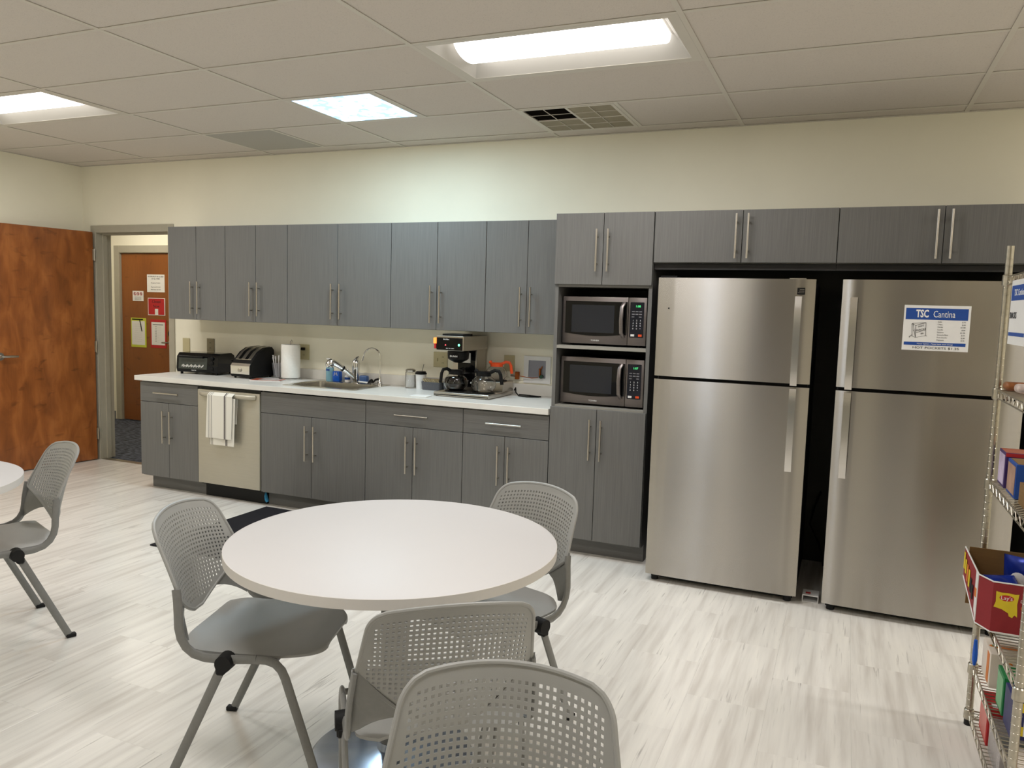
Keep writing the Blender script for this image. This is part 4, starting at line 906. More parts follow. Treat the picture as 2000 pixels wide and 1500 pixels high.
# refrigerators
def fridge(x0, x1, yf, side, lab, badge):
    t = thing('refrigerator', lab, 'refrigerator', ((x0+x1)/2, -.45, 0), 'stainless top-freezer refrigerators')
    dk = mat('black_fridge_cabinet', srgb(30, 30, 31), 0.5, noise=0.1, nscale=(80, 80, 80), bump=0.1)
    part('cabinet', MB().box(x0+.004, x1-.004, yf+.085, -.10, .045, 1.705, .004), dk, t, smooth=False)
    part('gasket', MB().box(x0+.012, x1-.012, yf+.070, yf+.0845, .06, 1.70), black_p, t, smooth=False)
    def curved(z0, z1):
        n = 16; pts = []
        for i in range(n+1):
            u = -1+2*i/n; pts.append((x0+(x1-x0)*i/n, yf+.006*u*u+(0.008 if abs(u) == 1 else 0)))
        return MB().prism(pts+[(x1, yf+.0695), (x0, yf+.0695)], z0, z1, 'z')
    d1 = part('freezer_door', curved(1.176, 1.717), steel, t, ang=50)
    d2 = part('door', curved(.042, 1.158), steel, t, ang=50)
    hx = x1-.078 if side > 0 else x0+.056
    def hnd(par, z0, z1, foot):
        n = 12; b = MB(); w = .0165
        pts = []
        for i in range(n+1):
            v = i/n; bow = math.sin(PI*v)**.6 if 0 < v < 1 else 0
            pts.append((yf-.028-.016*bow, z0+(z1-z0)*v))
        b.prism(pts+[(y+.006, z) for y, z in reversed(pts)], hx-w, hx+w, 'x')
        for zc in (z0+.012, z1-.012): b.box(hx-w+.002, hx+w-.002, yf-.024, yf+.004, zc-.012, zc+.012)
        part('handle', b, bright, par)
    hnd(d1, 1.168, 1.628, 0); hnd(d2, .716, 1.152, 0)
    if badge:
        part('badge', MB().box(2.886, 2.924, yf-.001, yf+.003, 1.638, 1.672), black_p, d1, 'small dark square badge', smooth=False)
        for i in range(3): part('badge_line', MB().box(2.890+i*.004, 2.920, yf-.0015, yf-.0011, 1.646+i*.008, 1.648+i*.008), nickel, t, smooth=False)
        part('door_pin', MB().cyl((x0+.065, yf+.006, 1.55), (x0+.065, yf-.0005, 1.55), .004, 8), black_p, d1)
    part('hinge_cover', MB().box(x0+.01 if side > 0 else x1-.10, x0+.10 if side > 0 else x1-.01, yf+.02, yf+.10, 1.7175, 1.728), black_p, t, smooth=False)
    if side > 0: part('hinge_cover', MB().box(x1-.13, x1-.05, yf+.02, yf+.06, 1.7175, 1.722), nickel, t, smooth=False)
    part('toe_grille', MB().box(x0+.02, x1-.02, yf+.075, yf+.084, .012, .058), black_p, t, smooth=False)
    for xx in (x0+.045, x1-.045):
        for yy in (yf+.06, -.15): part('foot', MB().cyl((xx, yy, 0.0005), (xx, yy, .0415), .02, 12), rubber, t)
    return t
fridge(2.162, 2.974, -.867, 1, 'left stainless refrigerator beside the microwave tower', True)
f2 = fridge(3.101, 3.916, -.893, -1, 'right stainless refrigerator with the blue and white sign', False)
# price sign
t = thing('price_sign', 'white price sign with a blue header on the right refrigerator door', 'sign', (3.527, -.8945, 1.379))
sx0, sx1, sz0, sz1, sy = 3.385, 3.669, 1.379, 1.597, -.8945
part('card', MB().box(sx0, sx1, sy-.0015, sy, sz0, sz1), white_p, t, smooth=False)
part('header_band', MB().box(sx0+.008, sx1-.010, sy-.002, sy-.0016, sz1-.069, sz1-.014), blue_i, t, smooth=False)
text('lettering', 'TSC', .050, whiteink, t, (sx0+.080, sy-.0024, sz1-.042), sx=.62, bold=.0016); text('lettering', 'Cantina', .046, whiteink, t, (sx0+.173, sy-.0024, sz1-.043), sx=.66)
part('footer_band', MB().box(sx0+.008, sx1-.012, sy-.002, sy-.0016, sz0+.025, sz0+.04), blue_i, t, smooth=False)
text('lettering', 'Honor System - Please leave exact change', .009, whiteink, t, (3.527, sy-.0024, sz0+.0325))
text('lettering', 'HOT POCKETS $1.25', .015, ink, t, (3.532, sy-.002, sz0+.013), sx=1.45)
for i, (p, q) in enumerate([('Soda', '$.75'), ('Chips', '$.50'), ('Candy', '$1.00'), ('Snacks', '$.50'), ('Pastries', '$1.00'), ('Granola Bars', '$.50'), ('Fruit Snacks', '$.50'), ('Popcorn', '$.75')]):
    z = sz1-.078-i*.0125
    text('lettering', p, .009, greyink, t, (sx0+.148, sy-.002, z), align='LEFT'); text('lettering', q, .009, greyink, t, (sx1-.018, sy-.002, z), align='RIGHT')
dr = MB(); L_ = lambda *p: dr.tube([(sx0+x, sy-.0022, sz0+z) for x, z in p], .0009, 5)
L_((.042, .13), (.056, .062), (.10, .072), (.098, .135), (.042, .13)); L_((.042, .13), (.036, .125)); L_((.038, .128), (.042, .068), (.056, .062)); L_((.038, .128), (.055, .12), (.098, .135)); L_((.055, .12), (.056, .062))
L_((.042, .075), (.028, .064), (.034, .068), (.03, .06)); L_((.10, .072), (.106, .07)); L_((.058, .085), (.098, .10)); L_((.046, .092), (.048, .10))
part('drawing', dr, ink, t)
text('lettering', 'HOT', .012, ink, t, (sx0+.078, sy-.0024, sz0+.117), ydir=(0, 0, 1), xdir=(1, 0, .25)); text('lettering', 'SNACKS', .012, ink, t, (sx0+.077, sy-.0024, sz0+.100), xdir=(1, 0, .25)); text('lettering', '50c', .010, ink, t, (sx0+.085, sy-.0024, sz0+.082), xdir=(1, 0, .25))
# bracket on the floor between the fridges, cord behind
t = thing('plastic_bracket', 'small white plastic bracket on the floor between the refrigerators', 'bracket', (3.045, -.74, 0))
part('shell', MB().box(3.004, 3.086, -.79, -.70, .035, .04).box(3.004, 3.008, -.79, -.70, .0005, .0345).box(3.082, 3.086, -.79, -.70, .0005, .0345).box(3.0085, 3.0815, -.79, -.70, .0005, .004), white_p, t, smooth=False)
part('sticker', MB().box(3.02, 3.045, -.765, -.74, .0401, .0408), red_i, t, smooth=False)
single('fridge_cord', MB().tube([(3.095, -.16, .02), (3.06, -.15, .15), (3.0, -.12, .26), (3.02, -.06, .36), (3.05, -.03, .45)], .006, 8), rubber, 'black cord hanging in the gap between the refrigerators', 'cord', (3.04, -.1, .02))
single('blue_cloth', MB().tube([(-.795, -.585, .095), (-.79, -.59, .07), (-.775, -.60, .045), (-.768, -.60, .03)], [.006, .012, .014, .010], 8), mat('blue_rag', srgb(50, 130, 170), 0.9, noise=0.2, nscale=(80, 80, 80)), 'scrap of blue cloth sticking out beneath the dishwasher', 'cloth', (-.78, -.59, .03))

# floor mat
single('floor_mat', MB().box(-.745, .30, -1.70, -.64, .0003, .009, .003), mat_m, 'black floor mat in front of the sink, behind the round table', 'mat', (-.23, -1.17, 0), smooth=False)

# ------------------------------------------------------------------ tables
def rtable(loc, label):
    t = thing('round_table', label, 'table', (0, 0, 0), 'round white cafe tables')
    R = .538; z1 = .755
    part('tabletop', MB().lathe([(.02, z1-.03), (R-.002, z1-.03), (R-.002, z1-.0006), (R-.004, z1), (.02, z1)], n=96), white_t, t)
    part('edge_band', MB().lathe([(R-.0019, z1-.031), (R, z1-.0305), (R, z1-.0012), (R-.0019, z1-.0004)], n=96, cap=False), edge_t, t)
    part('column', MB().lathe([(.042, .03), (.042, z1-.05)], n=28), chair_m, t)
    part('top_plate', MB().box(-.20, .20, -.03, .03, z1-.049, z1-.0315).box(-.03, .03, -.20, .20, z1-.049, z1-.0316), chair_m, t, smooth=False)
    part('base', MB().lathe([(.02, .0005), (.275, .0005), (.275, .006), (.262, .012), (.10, .028), (.05, .036), (.045, .06)], n=64), base_m, t)
    return t
tb = rtable((0, 0, 0), 'round white table in the middle of the room'); tb.location = (1.803, -2.99, 0)
dup(tb, (-.44, -3.35, 0), .6, 'round white table at the left edge of the photo')

# ------------------------------------------------------------------ chairs
def make_chair(label):
    t = thing('stacking_chair', label, 'chair', (0, 0, 0), 'grey perforated stacking chairs')
    # --- backrest with real perforations
    ZB, ZTt = .492, .838
    def wid(z):
        if z > .66: w = .232-.026*((z-.66)/.178)
        elif z > .63: w = .232-.004*((.66-z)/.03)**2
        else: w = .228*max(0, (z-.485)/.145)**.72
        if z > ZTt-.042:
            q = (z-(ZTt-.042))/.042; w -= .042*(1-math.sqrt(max(0, 1-q*q)))
        return max(w, .018)
    def surf(s, z):
        u = s/.21; zz = z-.030*u*u*max(0, min(1, (z-.5)/.3))
        k = (z-.49)/.348; lean = -.250-.056*k-.034*k**3-.004*math.sin(PI*k)
        y = lean+(.078-.030*k)*u*u
        return Vector((s*(1-.04*u*u), y, zz))
    p = .0140; st = p/2
    nc = int(.24/st)+2; xs_ = [(i-.5)*st for i in range(-nc+1, nc+1)]
    nr = int((ZTt-ZB)/st); zs_ = [ZB+(ZTt-ZB)*j/nr for j in range(nr+1)]
    V = {}; verts = []; faces = []
    th = .0042
    def vid(i, j, k):
        z = zs_[j]; w = wid(z); s = max(-w, min(w, xs_[i])); key = (round(s, 6), j, k)
        if key not in V:
            P = surf(s, z); e = .002
            n = (surf(s+e, z)-surf(s-e, z)).cross(surf(s, min(z+e, ZTt))-surf(s, z-e)).normalized()   # points to -y or +y
            if n.y > 0: n = -n
            V[key] = len(verts); verts.append(P+n*th*(k-.5))
        return V[key]
    def hole(i, j):
        if i % 2 or j % 2: return False
        z = (zs_[j]+zs_[j+1])/2; s = max(abs(xs_[i]), abs(xs_[i+1]))
        return s < min(wid(z), wid(zs_[j]), wid(zs_[j+1]))-.019 and ZB+.03 < z < ZTt-.030
    off = 0
    solid = {}
    for j in range(nr):
        for i in range(len(xs_)-1):
            w = max(wid(zs_[j]), wid(zs_[j+1]))
            if min(abs(xs_[i]), abs(xs_[i+1])) >= w and xs_[i]*xs_[i+1] > 0: continue
            solid[(i, j)] = not hole(i, j)
    for (i, j), sld in solid.items():
        if not sld: continue
        for k in (0, 1):
            q = [vid(i, j, k), vid(i+1, j, k), vid(i+1, j+1, k), vid(i, j+1, k)]
            q2 = [q[a] for a in range(4) if q[a] != q[a-1]]
            if len(q2) >= 3: faces.append(tuple(q2 if k == 0 else reversed(q2)))
        for (di, dj, a, c) in ((-1, 0, (i, j), (i, j+1)), (1, 0, (i+1, j), (i+1, j+1)), (0, -1, (i, j), (i+1, j)), (0, 1, (i, j+1), (i+1, j+1))):
            if not solid.get((i+di, j+dj), False):
                q = [vid(a[0], a[1], 0), vid(c[0], c[1], 0), vid(c[0], c[1], 1), vid(a[0], a[1], 1)]
                if q[0] != q[1]: faces.append(tuple(q))
    b = MB(); b.v = [tuple(v) for v in verts]; b.f = faces
    bk = part('backrest', b, chair_p, t, 'perforated grey backrest', ang=30)
    # rim around the backrest
    prof = []
    zz = [ZB+(ZTt-ZB)*i/60 for i in range(61)]
    right = [surf(wid(z), z) for z in zz]; left = [surf(-wid(z), z) for z in zz]
    topn = 16; w1 = wid(ZTt); w0 = wid(ZB)
    top = [surf(w1-2*w1*i/topn, ZTt) for i in range(1, topn)]; bot = [surf(-w0+2*w0*i/6, ZB) for i in range(1, 6)]
    loop = right+top+list(reversed(left))+bot; loop.append(loop[0])
    part('rim', MB().tube(loop, .0062, 8, r2=.0055), chair_p, bk)
    # --- seat shell
    def seat(u, v):
        v = 1-(1-v)**1.5
        y = -.205+.440*v
        w = .215+.010*math.sin(PI*v)
        if v > .70: w -= .120*(1-math.sqrt(max(0, 1-((v-.70)/.30)**2)))
        if v < .14: w -= .05*((.14-v)/.14)**2
        s = (u*2-1); x = s*w
        z = .452-.012*(1-s*s)*math.sin(PI*min(1, v*1.15))+.004*s*s
        z -= .014*max(0, (v-.78)/.22)**2; z += .012*max(0, (.2-v)/.2)**1.5; z -= .012*abs(s)**6
        return (x, y, z), (0, 0, 1)
    part('seat', MB().sheet(seat, 24, 36, .008), chair_p, t, ang=60)
    # --- frame
    for sx in (-1, 1):
        X = .240*sx
        path = [(sx*.226, -.203, .635), (sx*.230, -.197, .60), (sx*.236, -.192, .56), (sx*.240, -.189, .52), (X, -.182, .487), (X, -.166, .460), (X, -.142, .441), (X, -.105, .431), (X, -.03, .430), (X, .06, .437)]
        part('side_frame', MB().tube(path, .0150, 12, r2=.0085, nrm=(0, 1, .3)), chair_m, t)
        fl_ = [(X, .0605, .437), (X, .09, .437), (X, .118, .428), (X, .138, .408), (X, .150, .382), (sx*.236, .205, .205), (sx*.232, .262, .016)]
        lg = part('leg', MB().tube(fl_, .0150, 12, r2=.0085, nrm=(0, .1, 1)), chair_m, t)
        part('foot_cap', MB().box(sx*.232-.012, sx*.232+.012, .246, .288, .0005, .018, .003), rubber, lg)
        r_ = [(sx*.243, -.045, .418), (sx*.232, -.232, .016)]
        lg = part('leg', MB().tube(r_, .0150, 12, r2=.0085, nrm=(0, 1, .3)), chair_m, t)
        part('foot_cap', MB().box(sx*.232-.012, sx*.232+.012, -.262, -.222, .0005, .018, .003), rubber, lg)
        part('joint', MB().tube([(sx*.224, -.038, .424), (sx*.266, -.038, .424)], [.028, .026], 18).box(min(sx*.226, sx*.262), max(sx*.226, sx*.262), -.065, -.035, .385, .415, .006), rubber, t, 'black plastic joint')
        # web plate joining tube and backrest
        A = []
        nz_ = 10
        def web(u, v):
            z = .645-.175*v
            tz = max(z, .48); ty = -.203+.020*min(1, (.635-tz)/.12)
            outer = Vector((sx*.232, ty, z))
            if z > .53: xi = wid(z)-.006
            else: xi = wid(.53)-.006+(.226-wid(.53))*min(1, (.53-z)/.06)**.5
            sf = surf(sx*xi, max(z, .50)); inner = Vector((sf.x, sf.y-.004, z))
            return tuple(outer.lerp(inner, u)), (0, 1, 0)
        part('web_plate', MB().sheet(web, 6, 14, .003), chair_m, t)
    part('crossbar', MB().tube([(-.232, .0, .425), (.232, .0, .425)], .009, 10).tube([(-.232, .11, .428), (.232, .11, .428)], .009, 10), chair_m, t)
    return t
ch = make_chair('grey perforated stacking chair left of the middle table, facing right')
dup(ch, (1.974, -2.645, 0), 2.81, 'grey perforated chair on the far side of the middle table, in front of the drawers')
dup(ch, (2.139, -3.330, 0), .665, 'grey perforated chair on the near side of the middle table, back to the camera')
dup(ch, (2.672, -4.138, 0), 3.438, 'nearest grey perforated chair, cut off by the bottom edge of the photo')
dup(ch, (-.286, -2.961, 0), 2.771, 'grey perforated chair at the left edge, pulled up to the left table')
ch.location = (1.413, -3.144, 0); ch.rotation_euler = (0, 0, -1.262)

# ------------------------------------------------------------------ wire shelving unit with snacks
t = thing('wire_shelving_unit', 'chrome wire shelving unit at the right edge holding snacks', 'shelf', (3.85, -2.24, 0))
PX0, PX1, PY0, PY1 = 3.655, 4.10, -2.62, -1.86
for px in (PX0, PX1):
    for py in (PY0, PY1):
        q = MB().cyl((px, py, .02), (px, py, 1.80), .0127, 14)
        p_ = part('post', q, zinc, t)
        gr = MB()
        for i in range(68): gr.lathe([(.0129, 0), (.0136, .001), (.0129, .002)], (px, py, .05+i*.0254), 12, cap=False)
        part('grooves', gr, zinc, p_, kind='stuff')
        part('foot', MB().lathe([(.015, .0005), (.015, .02), (.009, .025)], (px, py, 0), 12), rubber, p_)
SHZ = [.055, .235, .485, .945, 1.28, 1.69]
for z in SHZ:
    s_ = MB(); x0, x1, y0, y1 = PX0, PX1, PY0, PY1
    for dz in (0, -.028):
        s_.tube([(x0, y0, z+dz), (x0, y1, z+dz), (x1, y1, z+dz), (x1, y0, z+dz), (x0, y0, z+dz)], .0032, 6)
    def zig(p, q):
        n = 22; P = []
        for i in range(n+1):
            u = i/n; P.append((p[0]+(q[0]-p[0])*u, p[1]+(q[1]-p[1])*u, z-(.028 if i % 2 else 0)))
        s_.tube(P, .0022, 5)
    zig((x0, y0), (x0, y1)); zig((x0, y1), (x1, y1)); zig((x0, y0), (x1, y0)); zig((x1, y0), (x1, y1))
    sh = part('shelf', s_, zinc, t)
    wi = MB()
    for i in range(1, 29): y = y0+(y1-y0)*i/29; wi.tube([(x0, y, z+.003), (x1, y, z+.003)], .0018, 5)
    for i in (1, 2): x = x0+(x1-x0)*i/3; wi.tube([(x, y0, z-.001), (x, y1, z-.001)], .003, 5)
    part('wires', wi, zinc, sh, kind='stuff')
    for px in (x0, x1):
        for py in (y0, y1): part('collar', MB().lathe([(.0145, -.034), (.018, -.03), (.0175, .004), (.0145, .008)], (px, py, z), 14, cap=False), zinc, sh)
# items on the shelves
def carton_box(name, lab, x0, x1, y0, y1, z, h, m, side=None, top=None, txt=None, tm=None, cat='box', group=None):
    t = thing(name, lab, cat, ((x0+x1)/2, (y0+y1)/2, z), group)
    part('carton', MB().box(x0, x1, y0, y1, z, z+h, .0015), m, t, smooth=False)
    if side: part('side_print', MB().box(x0-.0012, x0-.0002, y0+.008, y1-.008, z+.01, z+h-.01), side, t, smooth=False)
    if top: part('top_print', MB().box(x0+.006, x1-.006, y0+.006, y1-.006, z+h+.0002, z+h+.001), top, t, smooth=False)
    if txt: text('lettering', txt[0], txt[1], tm or whiteink, t, (x0+txt[2], y0-.0008, z+h*txt[3]))
    return t
Z2 = SHZ[1]+.0055
jb = carton_box('juice_carton_pack', 'white twelve pack carton with orange fruit print on a low shelf', 3.675, 4.03, -2.06, -1.90, Z2, .125, carton)
part('side_stripe', MB().box(3.6738, 3.6748, -2.04, -2.0, Z2+.01, Z2+.115), orange_i, jb, smooth=False)
text('lettering', '12', .045, orange_i, jb, (3.725, -2.0612, Z2+.085)); text('lettering', 'orange', .035, orange_i, jb, (3.77, -2.0612, Z2+.03))
part('fruit_print', MB().prism([(3.70+.045+.05*math.cos(a)*1.3, -1.98+.018*math.sin(a)) for a in [i*PI/8 for i in range(16)]], Z2+.1252, Z2+.1262), orange_i, jb, smooth=False)
part('leaf_print', MB().box(3.69, 3.71, -1.985, -1.972, Z2+.1264, Z2+.127), green_i, jb, smooth=False)
gb = carton_box('snack_box', 'green snack box on the low shelf in front of the white carton', 3.682, 3.98, -2.27, -2.16, Z2, .13, green_i, side=mat('pale_green_print', srgb(120, 176, 130), 0.5, noise=0.1, nscale=(20, 20, 20)))
text('lettering', 'OATS & HONEY', .016, whiteink, gb, (3.75, -2.215, Z2+.1305), ydir=(0, 1, 0))
yb_ = thing('snack_box', 'yellow and navy patterned snack box nearest on the low shelf', 'box', (3.83, -2.35, Z2))
part('carton', MB().box(3.682, 3.98, -2.42, -2.30, Z2, Z2+.13, .0015), mat('navy_yellow_pack', srgb(40, 44, 96), 0.5, noise=0.3, nscale=(14, 14, 14)), yb_, smooth=False)
for k, (xa, za) in enumerate([(3.69, .09), (3.75, .06), (3.70, .015), (3.80, .09), (3.84, .02)]):
    part('printed_patch', MB().box(xa, xa+.045, -2.4215, -2.4205, Z2+za, Z2+za+.03), yellow_i, yb_, smooth=False)
    part('printed_patch', MB().box(xa, xa+.04, -2.40+k*.015, -2.39+k*.015, Z2+.1302, Z2+.131), yellow_i, yb_, smooth=False)
part('name_strip', MB().box(3.715, 3.727, -2.4225, -2.4216, Z2+.015, Z2+.115), whiteink, yb_, smooth=False); text('lettering', 'GRANOLA', .012, ink, yb_, (3.721, -2.423, Z2+.065), xdir=(0, 0, 1), ydir=(-1, 0, 0))
Z1 = SHZ[0]+.0055
rb = carton_box('snack_box', 'slim red carton on the bottom shelf', 3.670, 3.74, -2.13, -1.98, Z1, .135, red_i, side=mat('pink_wrap', srgb(206, 92, 84), 0.3, noise=0.1, nscale=(20, 20, 20)))
part('label_patch', MB().box(3.685, 3.715, -2.115, -2.085, Z1+.1352, Z1+.136), whiteink, rb, smooth=False)
carton_box('snack_box', 'silver wrapped carton on the bottom shelf in front of the red one', 3.672, 3.78, -2.36, -2.16, Z1, .12, mat('silver_wrap', srgb(176, 172, 172), 0.25, 0.5, noise=0.25, nscale=(24, 24, 24), bump=0.6))
ob = carton_box('snack_box', 'orange and white carton nearest on the bottom shelf', 3.69, 3.98, -2.57, -2.41, Z1, .15, carton)
part('print_band', MB().box(3.692, 3.978, -2.5718, -2.5706, Z1+.09, Z1+.14), orange_i, ob, smooth=False); text('lettering', '12', .05, red_i, ob, (3.735, -2.573, Z1+.11))
for i in range(5): part('stripe_print', MB().box(3.70+i*.022, 3.709+i*.022, -2.5718, -2.5706, Z1+.02, Z1+.08), ink, ob, smooth=False)
bbg = thing('blue_bag', 'blue plastic wrapper tucked behind the shelf post low down', 'wrapper', (3.665, -1.9, Z2))
part('film', MB().tube([(3.652, -1.89, .345), (3.653, -1.89, .30), (3.653, -1.892, .27), (3.653, -1.89, .248)], [.006, .009, .009, .005], 10), blue_p, bbg)
# chip tray box on the shelf at .41
Z3 = SHZ[2]+.0055
t = thing('chip_tray_box', 'open maroon cardboard chip tray box on the wire shelf', 'box', (3.85, -1.98, Z3))
def wall(P, z0a, z1a, nm, m, th=.004, lab=None):
    (xa, ya), (xb, yb2) = P; dx, dy = xb-xa, yb2-ya; l = math.hypot(dx, dy); nx, ny = -dy/l*th, dx/l*th
    z1l, z1r = z1a if isinstance(z1a, tuple) else (z1a, z1a)
    b = MB(); b.add([(xa, ya, z0a), (xb, yb2, z0a), (xb+nx, yb2+ny, z0a), (xa+nx, ya+ny, z0a), (xa, ya, z1l), (xb, yb2, z1r), (xb+nx, yb2+ny, z1r), (xa+nx, ya+ny, z1l)], [(0, 3, 2, 1), (4, 5, 6, 7), (0, 1, 5, 4), (1, 2, 6, 5), (2, 3, 7, 6), (3, 0, 4, 7)])
    return part(nm, b, m, t, lab, smooth=False)
A_, B_, C_, D_, E_ = (3.588, -1.925), (3.603, -2.15), (3.640, -2.20), (4.02, -2.20), (4.02, -1.925)
def wallz(P, bots, tops, nm, m, lab=None, th=.004):
    (xa, ya), (xb, yb2) = P; dx, dy = xb-xa, yb2-ya; l = math.hypot(dx, dy); nx, ny = -dy/l*th, dx/l*th
    b = MB(); b.add([(xa, ya, bots[0]), (xb, yb2, bots[1]), (xb+nx, yb2+ny, bots[1]), (xa+nx, ya+ny, bots[0]), (xa, ya, tops[0]), (xb, yb2, tops[1]), (xb+nx, yb2+ny, tops[1]), (xa+nx, ya+ny, tops[0])], [(0, 3, 2, 1), (4, 5, 6, 7), (0, 1, 5, 4), (1, 2, 6, 5), (2, 3, 7, 6), (3, 0, 4, 7)])
    return part(nm, b, m, t, lab, smooth=False)
part('bottom', MB().prism([(3.62, -1.93), (3.606, -2.147), (3.642, -2.195), (4.016, -2.195), (4.016, -1.93)][::-1], Z3, Z3+.003), kraft, t, smooth=False)
Zb = Z3+.0035
wallz((A_, B_), (.595, Zb+.008), (.700, .668), 'side_wall', maroon); wallz((B_, C_), (Zb+.008, Zb), (.668, .664), 'corner_wall', maroon)
wallz((C_, D_), (Zb, Zb), (.664, .664), 'front_wall', maroon); wallz((D_, E_), (Zb, Zb), (.664, .70), 'side_wall', maroon)
wallz(((4.015, -1.9295), (3.60, -1.9295)), (Zb, Zb), (.706, .706), 'back_wall', kraft, 'brown inner cardboard')
def edge(P, za, zb2): part('white_edge', MB().tube([(P[0][0], P[0][1], za), (P[1][0], P[1][1], zb2)], .0026, 6), white_p, t)
edge((A_, B_), .702, .670); edge((B_, C_), .670, .666); edge((C_, D_), .666, .666); edge((B_, C_), Zb+.006, Zb); edge((C_, D_), Zb, Zb); edge((A_, B_), .594, Zb+.006)
part('white_corner', MB().add([(3.5995, -2.118, .535), (3.6015, -2.151, .508), (3.6015, -2.151, .668), (3.5995, -2.118, .672), (3.6045, -2.118, .535), (3.6055, -2.151, .508), (3.6055, -2.151, .668), (3.6045, -2.118, .672)], [(0, 1, 2, 3), (7, 6, 5, 4), (0, 4, 5, 1), (1, 5, 6, 2), (2, 6, 7, 3), (3, 7, 4, 0)]), white_p, t, smooth=False)
FY = -2.2008
bag = [(3.649, .636), (3.665, .633), (3.685, .634), (3.703, .632), (3.715, .634), (3.711, .60), (3.713, .575), (3.714, .556), (3.706, .562), (3.700, .552), (3.690, .556), (3.688, .566), (3.668, .577), (3.645, .582), (3.650, .60)]
cb = part('bag_print', MB().prism(bag, FY-.0014, FY, 'y'), yellow_i, t, 'printed yellow chip bag', smooth=False)
part('bag_label', MB().prism([(3.680+.021*math.cos(i*PI/8), .616+.010*math.sin(i*PI/8)) for i in range(16)], FY-.0024, FY-.0016, 'y'), red_i, cb, smooth=False)
text('lettering', "Lay's", .018, whiteink, t, (3.680, FY-.0027, .616)); text('lettering', 'Do', .013, whiteink, t, (3.728, FY-.0008, .611))
part('chip_print', MB().lathe([(.010, 0), (.010, .001)], n=14).xf(Matrix.Translation((3.732, FY, .588)) @ Matrix.Rotation(PI/2, 4, 'X')), orange_i, t)
for i, (v, zz, hh_, m_) in enumerate([(.06, .655, .06, yellow_i), (.18, .64, .05, yellow_i), (.32, .625, .06, orange_i), (.45, .615, .06, yellow_i), (.58, .60, .05, ink), (.70, .585, .05, ink), (.92, .60, .03, orange_i)]):
    xx = A_[0]+(B_[0]-A_[0])*v; yy = A_[1]+(B_[1]-A_[1])*v
    part('side_print', MB().box(-.0022, -.0010, -.010, .010, -hh_/2, hh_/2).xf(Matrix.Translation((xx-.0006, yy, zz)) @ Matrix.Rotation(math.radians(3.8), 4, 'Z')), m_, t, smooth=False)
def chipbag(x, y, z, rx, rz, m, lab, s=1.0):
    t = thing('chip_bag', lab, 'chip bag', (0, 0, 0), 'blue snack bags in the chip tray')
    def fn(sg):
        def g(u, v):
            a, c = (u-.5)*.11*s, (v-.5)*.15*s
            puff = .024*s*(math.sin(PI*u)**.6)*(math.sin(PI*v)**.6) if 0 < u < 1 and 0 < v < 1 else 0
            puff += .0025*math.sin(14*u+9*v)*math.sin(PI*u)*math.sin(PI*v)
            return (a, sg*puff, c), (0, sg, 0)
        return g
    b = MB(); b.sheet(fn(-1), 12, 14, .0008); b2 = MB(); b2.sheet(fn(1), 12, 14, .0008)
    part('foil_bag', b.add(b2.v, b2.f), m, t)
    part('print_patch', MB().lathe([(.026*s, 0), (.02*s, .002), (.0, .0025)], n=16, cap=False).xf(Matrix.Translation((0, -.024*s, .0)) @ Matrix.Rotation(PI/2, 4, 'X')), white_p, t)
    t.location = (x, y, z); t.rotation_euler = (rx, 0, rz); return t
bluef = mat('blue_foil', srgb(28, 52, 150), 0.25, 0.3, noise=0.15, nscale=(30, 30, 30), bump=0.5)
chipbag(3.70, -2.10, .60, -.9, .4, bluef, 'blue snack bag leaning left in the chip tray')
chipbag(3.755, -1.995, .635, .15, -.5, bluef, 'blue and white snack bag standing highest in the chip tray')
chipbag(3.88, -2.06, .60, -.6, .2, bluef, 'blue snack bag in the right part of the chip tray')
# mid shelf boxes
Z4 = SHZ[3]+.0055
pb = carton_box('snack_box', 'purple and red topped snack box at the back of the middle shelf', 3.672, 3.98, -2.02, -1.90, Z4, .125, purple_i, side=mat('white_purple_print', srgb(196, 180, 206), 0.5, noise=0.35, nscale=(16, 16, 16)))
part('red_band', MB().box(3.672, 3.98, -2.0215, -2.0203, Z4+.112, Z4+.124), red_i, pb, smooth=False)
text('lettering', 'Nutri-Bar', .022, ink, pb, (3.80, -1.95, Z4+.1255), ydir=(0, 1, 0)); 
part('seal_print', MB().prism([(3.76+.035*math.cos(i*PI/10), Z4+.075+.018*math.sin(i*PI/10)) for i in range(11)], -2.0215, -2.0203, 'y'), carton, pb, smooth=False)
part('top_print', MB().box(3.674, 3.978, -2.015, -1.905, Z4+.1252, Z4+.1256), mat('salmon_print', srgb(170, 92, 66), 0.5, noise=0.1, nscale=(20, 20, 20)), pb, smooth=False)
lb = carton_box('snack_box', 'open blue cracker box in the middle of the middle shelf', 3.674, 3.98, -2.20, -2.06, Z4, .115, blue_i, side=mat('tan_blue_print', srgb(176, 140, 120), 0.5, noise=0.3, nscale=(18, 18, 18)))
text('lettering', 'lance', .05, whiteink, lb, (3.79, -2.2012, Z4+.055)); part('red_underline', MB().box(3.74, 3.90, -2.2012, -2.2004, Z4+.025, Z4+.031), red_i, lb, smooth=False)
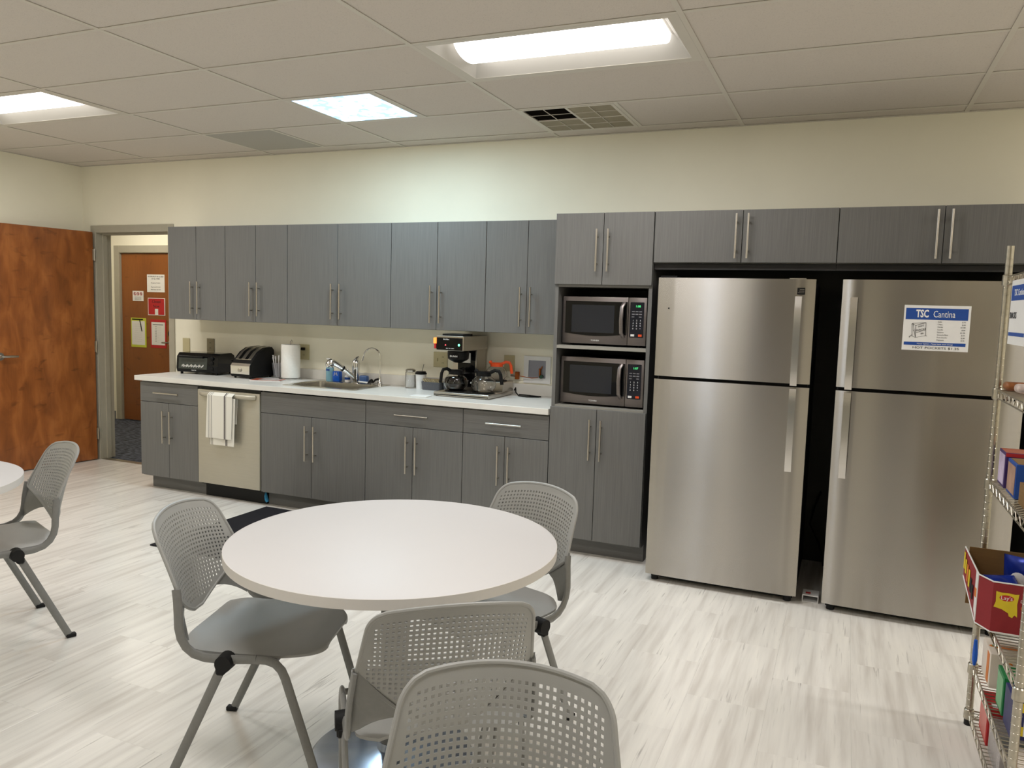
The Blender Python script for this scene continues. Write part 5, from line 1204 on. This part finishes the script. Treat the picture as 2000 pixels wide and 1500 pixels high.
part('inside', MB().box(3.68, 3.974, -2.195, -2.065, Z4+.1152, Z4+.116), kraft, lb, smooth=False)
wb = thing('cracker_packs', 'open kraft tray of clear wrapped crackers nearest on the middle shelf', 'box', (3.83, -2.36, Z4))
part('tray', MB().box(3.676, 3.98, -2.44, -2.26, Z4, Z4+.07, .001), kraft, wb, smooth=False)
for i in range(6): part('packet', MB().box(-.02, .02, -.07, .07, -.012, .012, .006, 2).xf(Matrix.Translation((3.71+i*.047, -2.35, Z4+.083)) @ Matrix.Rotation(random.uniform(-.2, .2), 4, 'Z')), mat('cracker_film', srgb(150, 120, 160), 0.15, 0.3, noise=0.5, nscale=(30, 30, 30), bump=0.5), wb)
# upper shelf
Z5 = SHZ[4]+.0055
for i, (x, y, m_, lab) in enumerate([(3.70, -1.91, mat('brown_candy', srgb(150, 92, 50), 0.35, noise=0.5, nscale=(40, 40, 40)), 'brown wrapped candy pack at the corner of the upper shelf'), (3.72, -2.0, mat('white_candy', srgb(214, 196, 186), 0.35, noise=0.4, nscale=(40, 40, 40)), 'white wrapped candy pack on the upper shelf'), (3.74, -2.10, bluef, 'blue wrapped candy pack on the upper shelf')]):
    single('candy_pack', MB().box(x-.035, x+.12, y-.035, y+.035, Z5, Z5+.03, .012, 3), m_, lab, 'candy', (x, y, Z5), 'candy packs on the upper shelf')
# hanging sheet on the shelf side
t = thing('shelf_sign', 'white laminated sheet with blue bands hanging from the top shelf', 'sign', (3.645, -2.2, 1.45))
part('sheet', MB().box(3.6395, 3.641, -2.33, -2.055, 1.455, 1.668), white_p, t, smooth=False)
part('blue_band', MB().box(3.6388, 3.6393, -2.32, -2.065, 1.60, 1.65), blue_i, t, smooth=False); part('blue_band', MB().box(3.6388, 3.6393, -2.32, -2.062, 1.483, 1.495), blue_i, t, smooth=False)
text('lettering', 'TSC Cantina', .03, whiteink, t, (3.6385, -2.19, 1.625), xdir=(0, -1, 0)); text('lettering', 'SNACKS', .03, ink, t, (3.6385, -2.12, 1.55), xdir=(0, -1, 0))
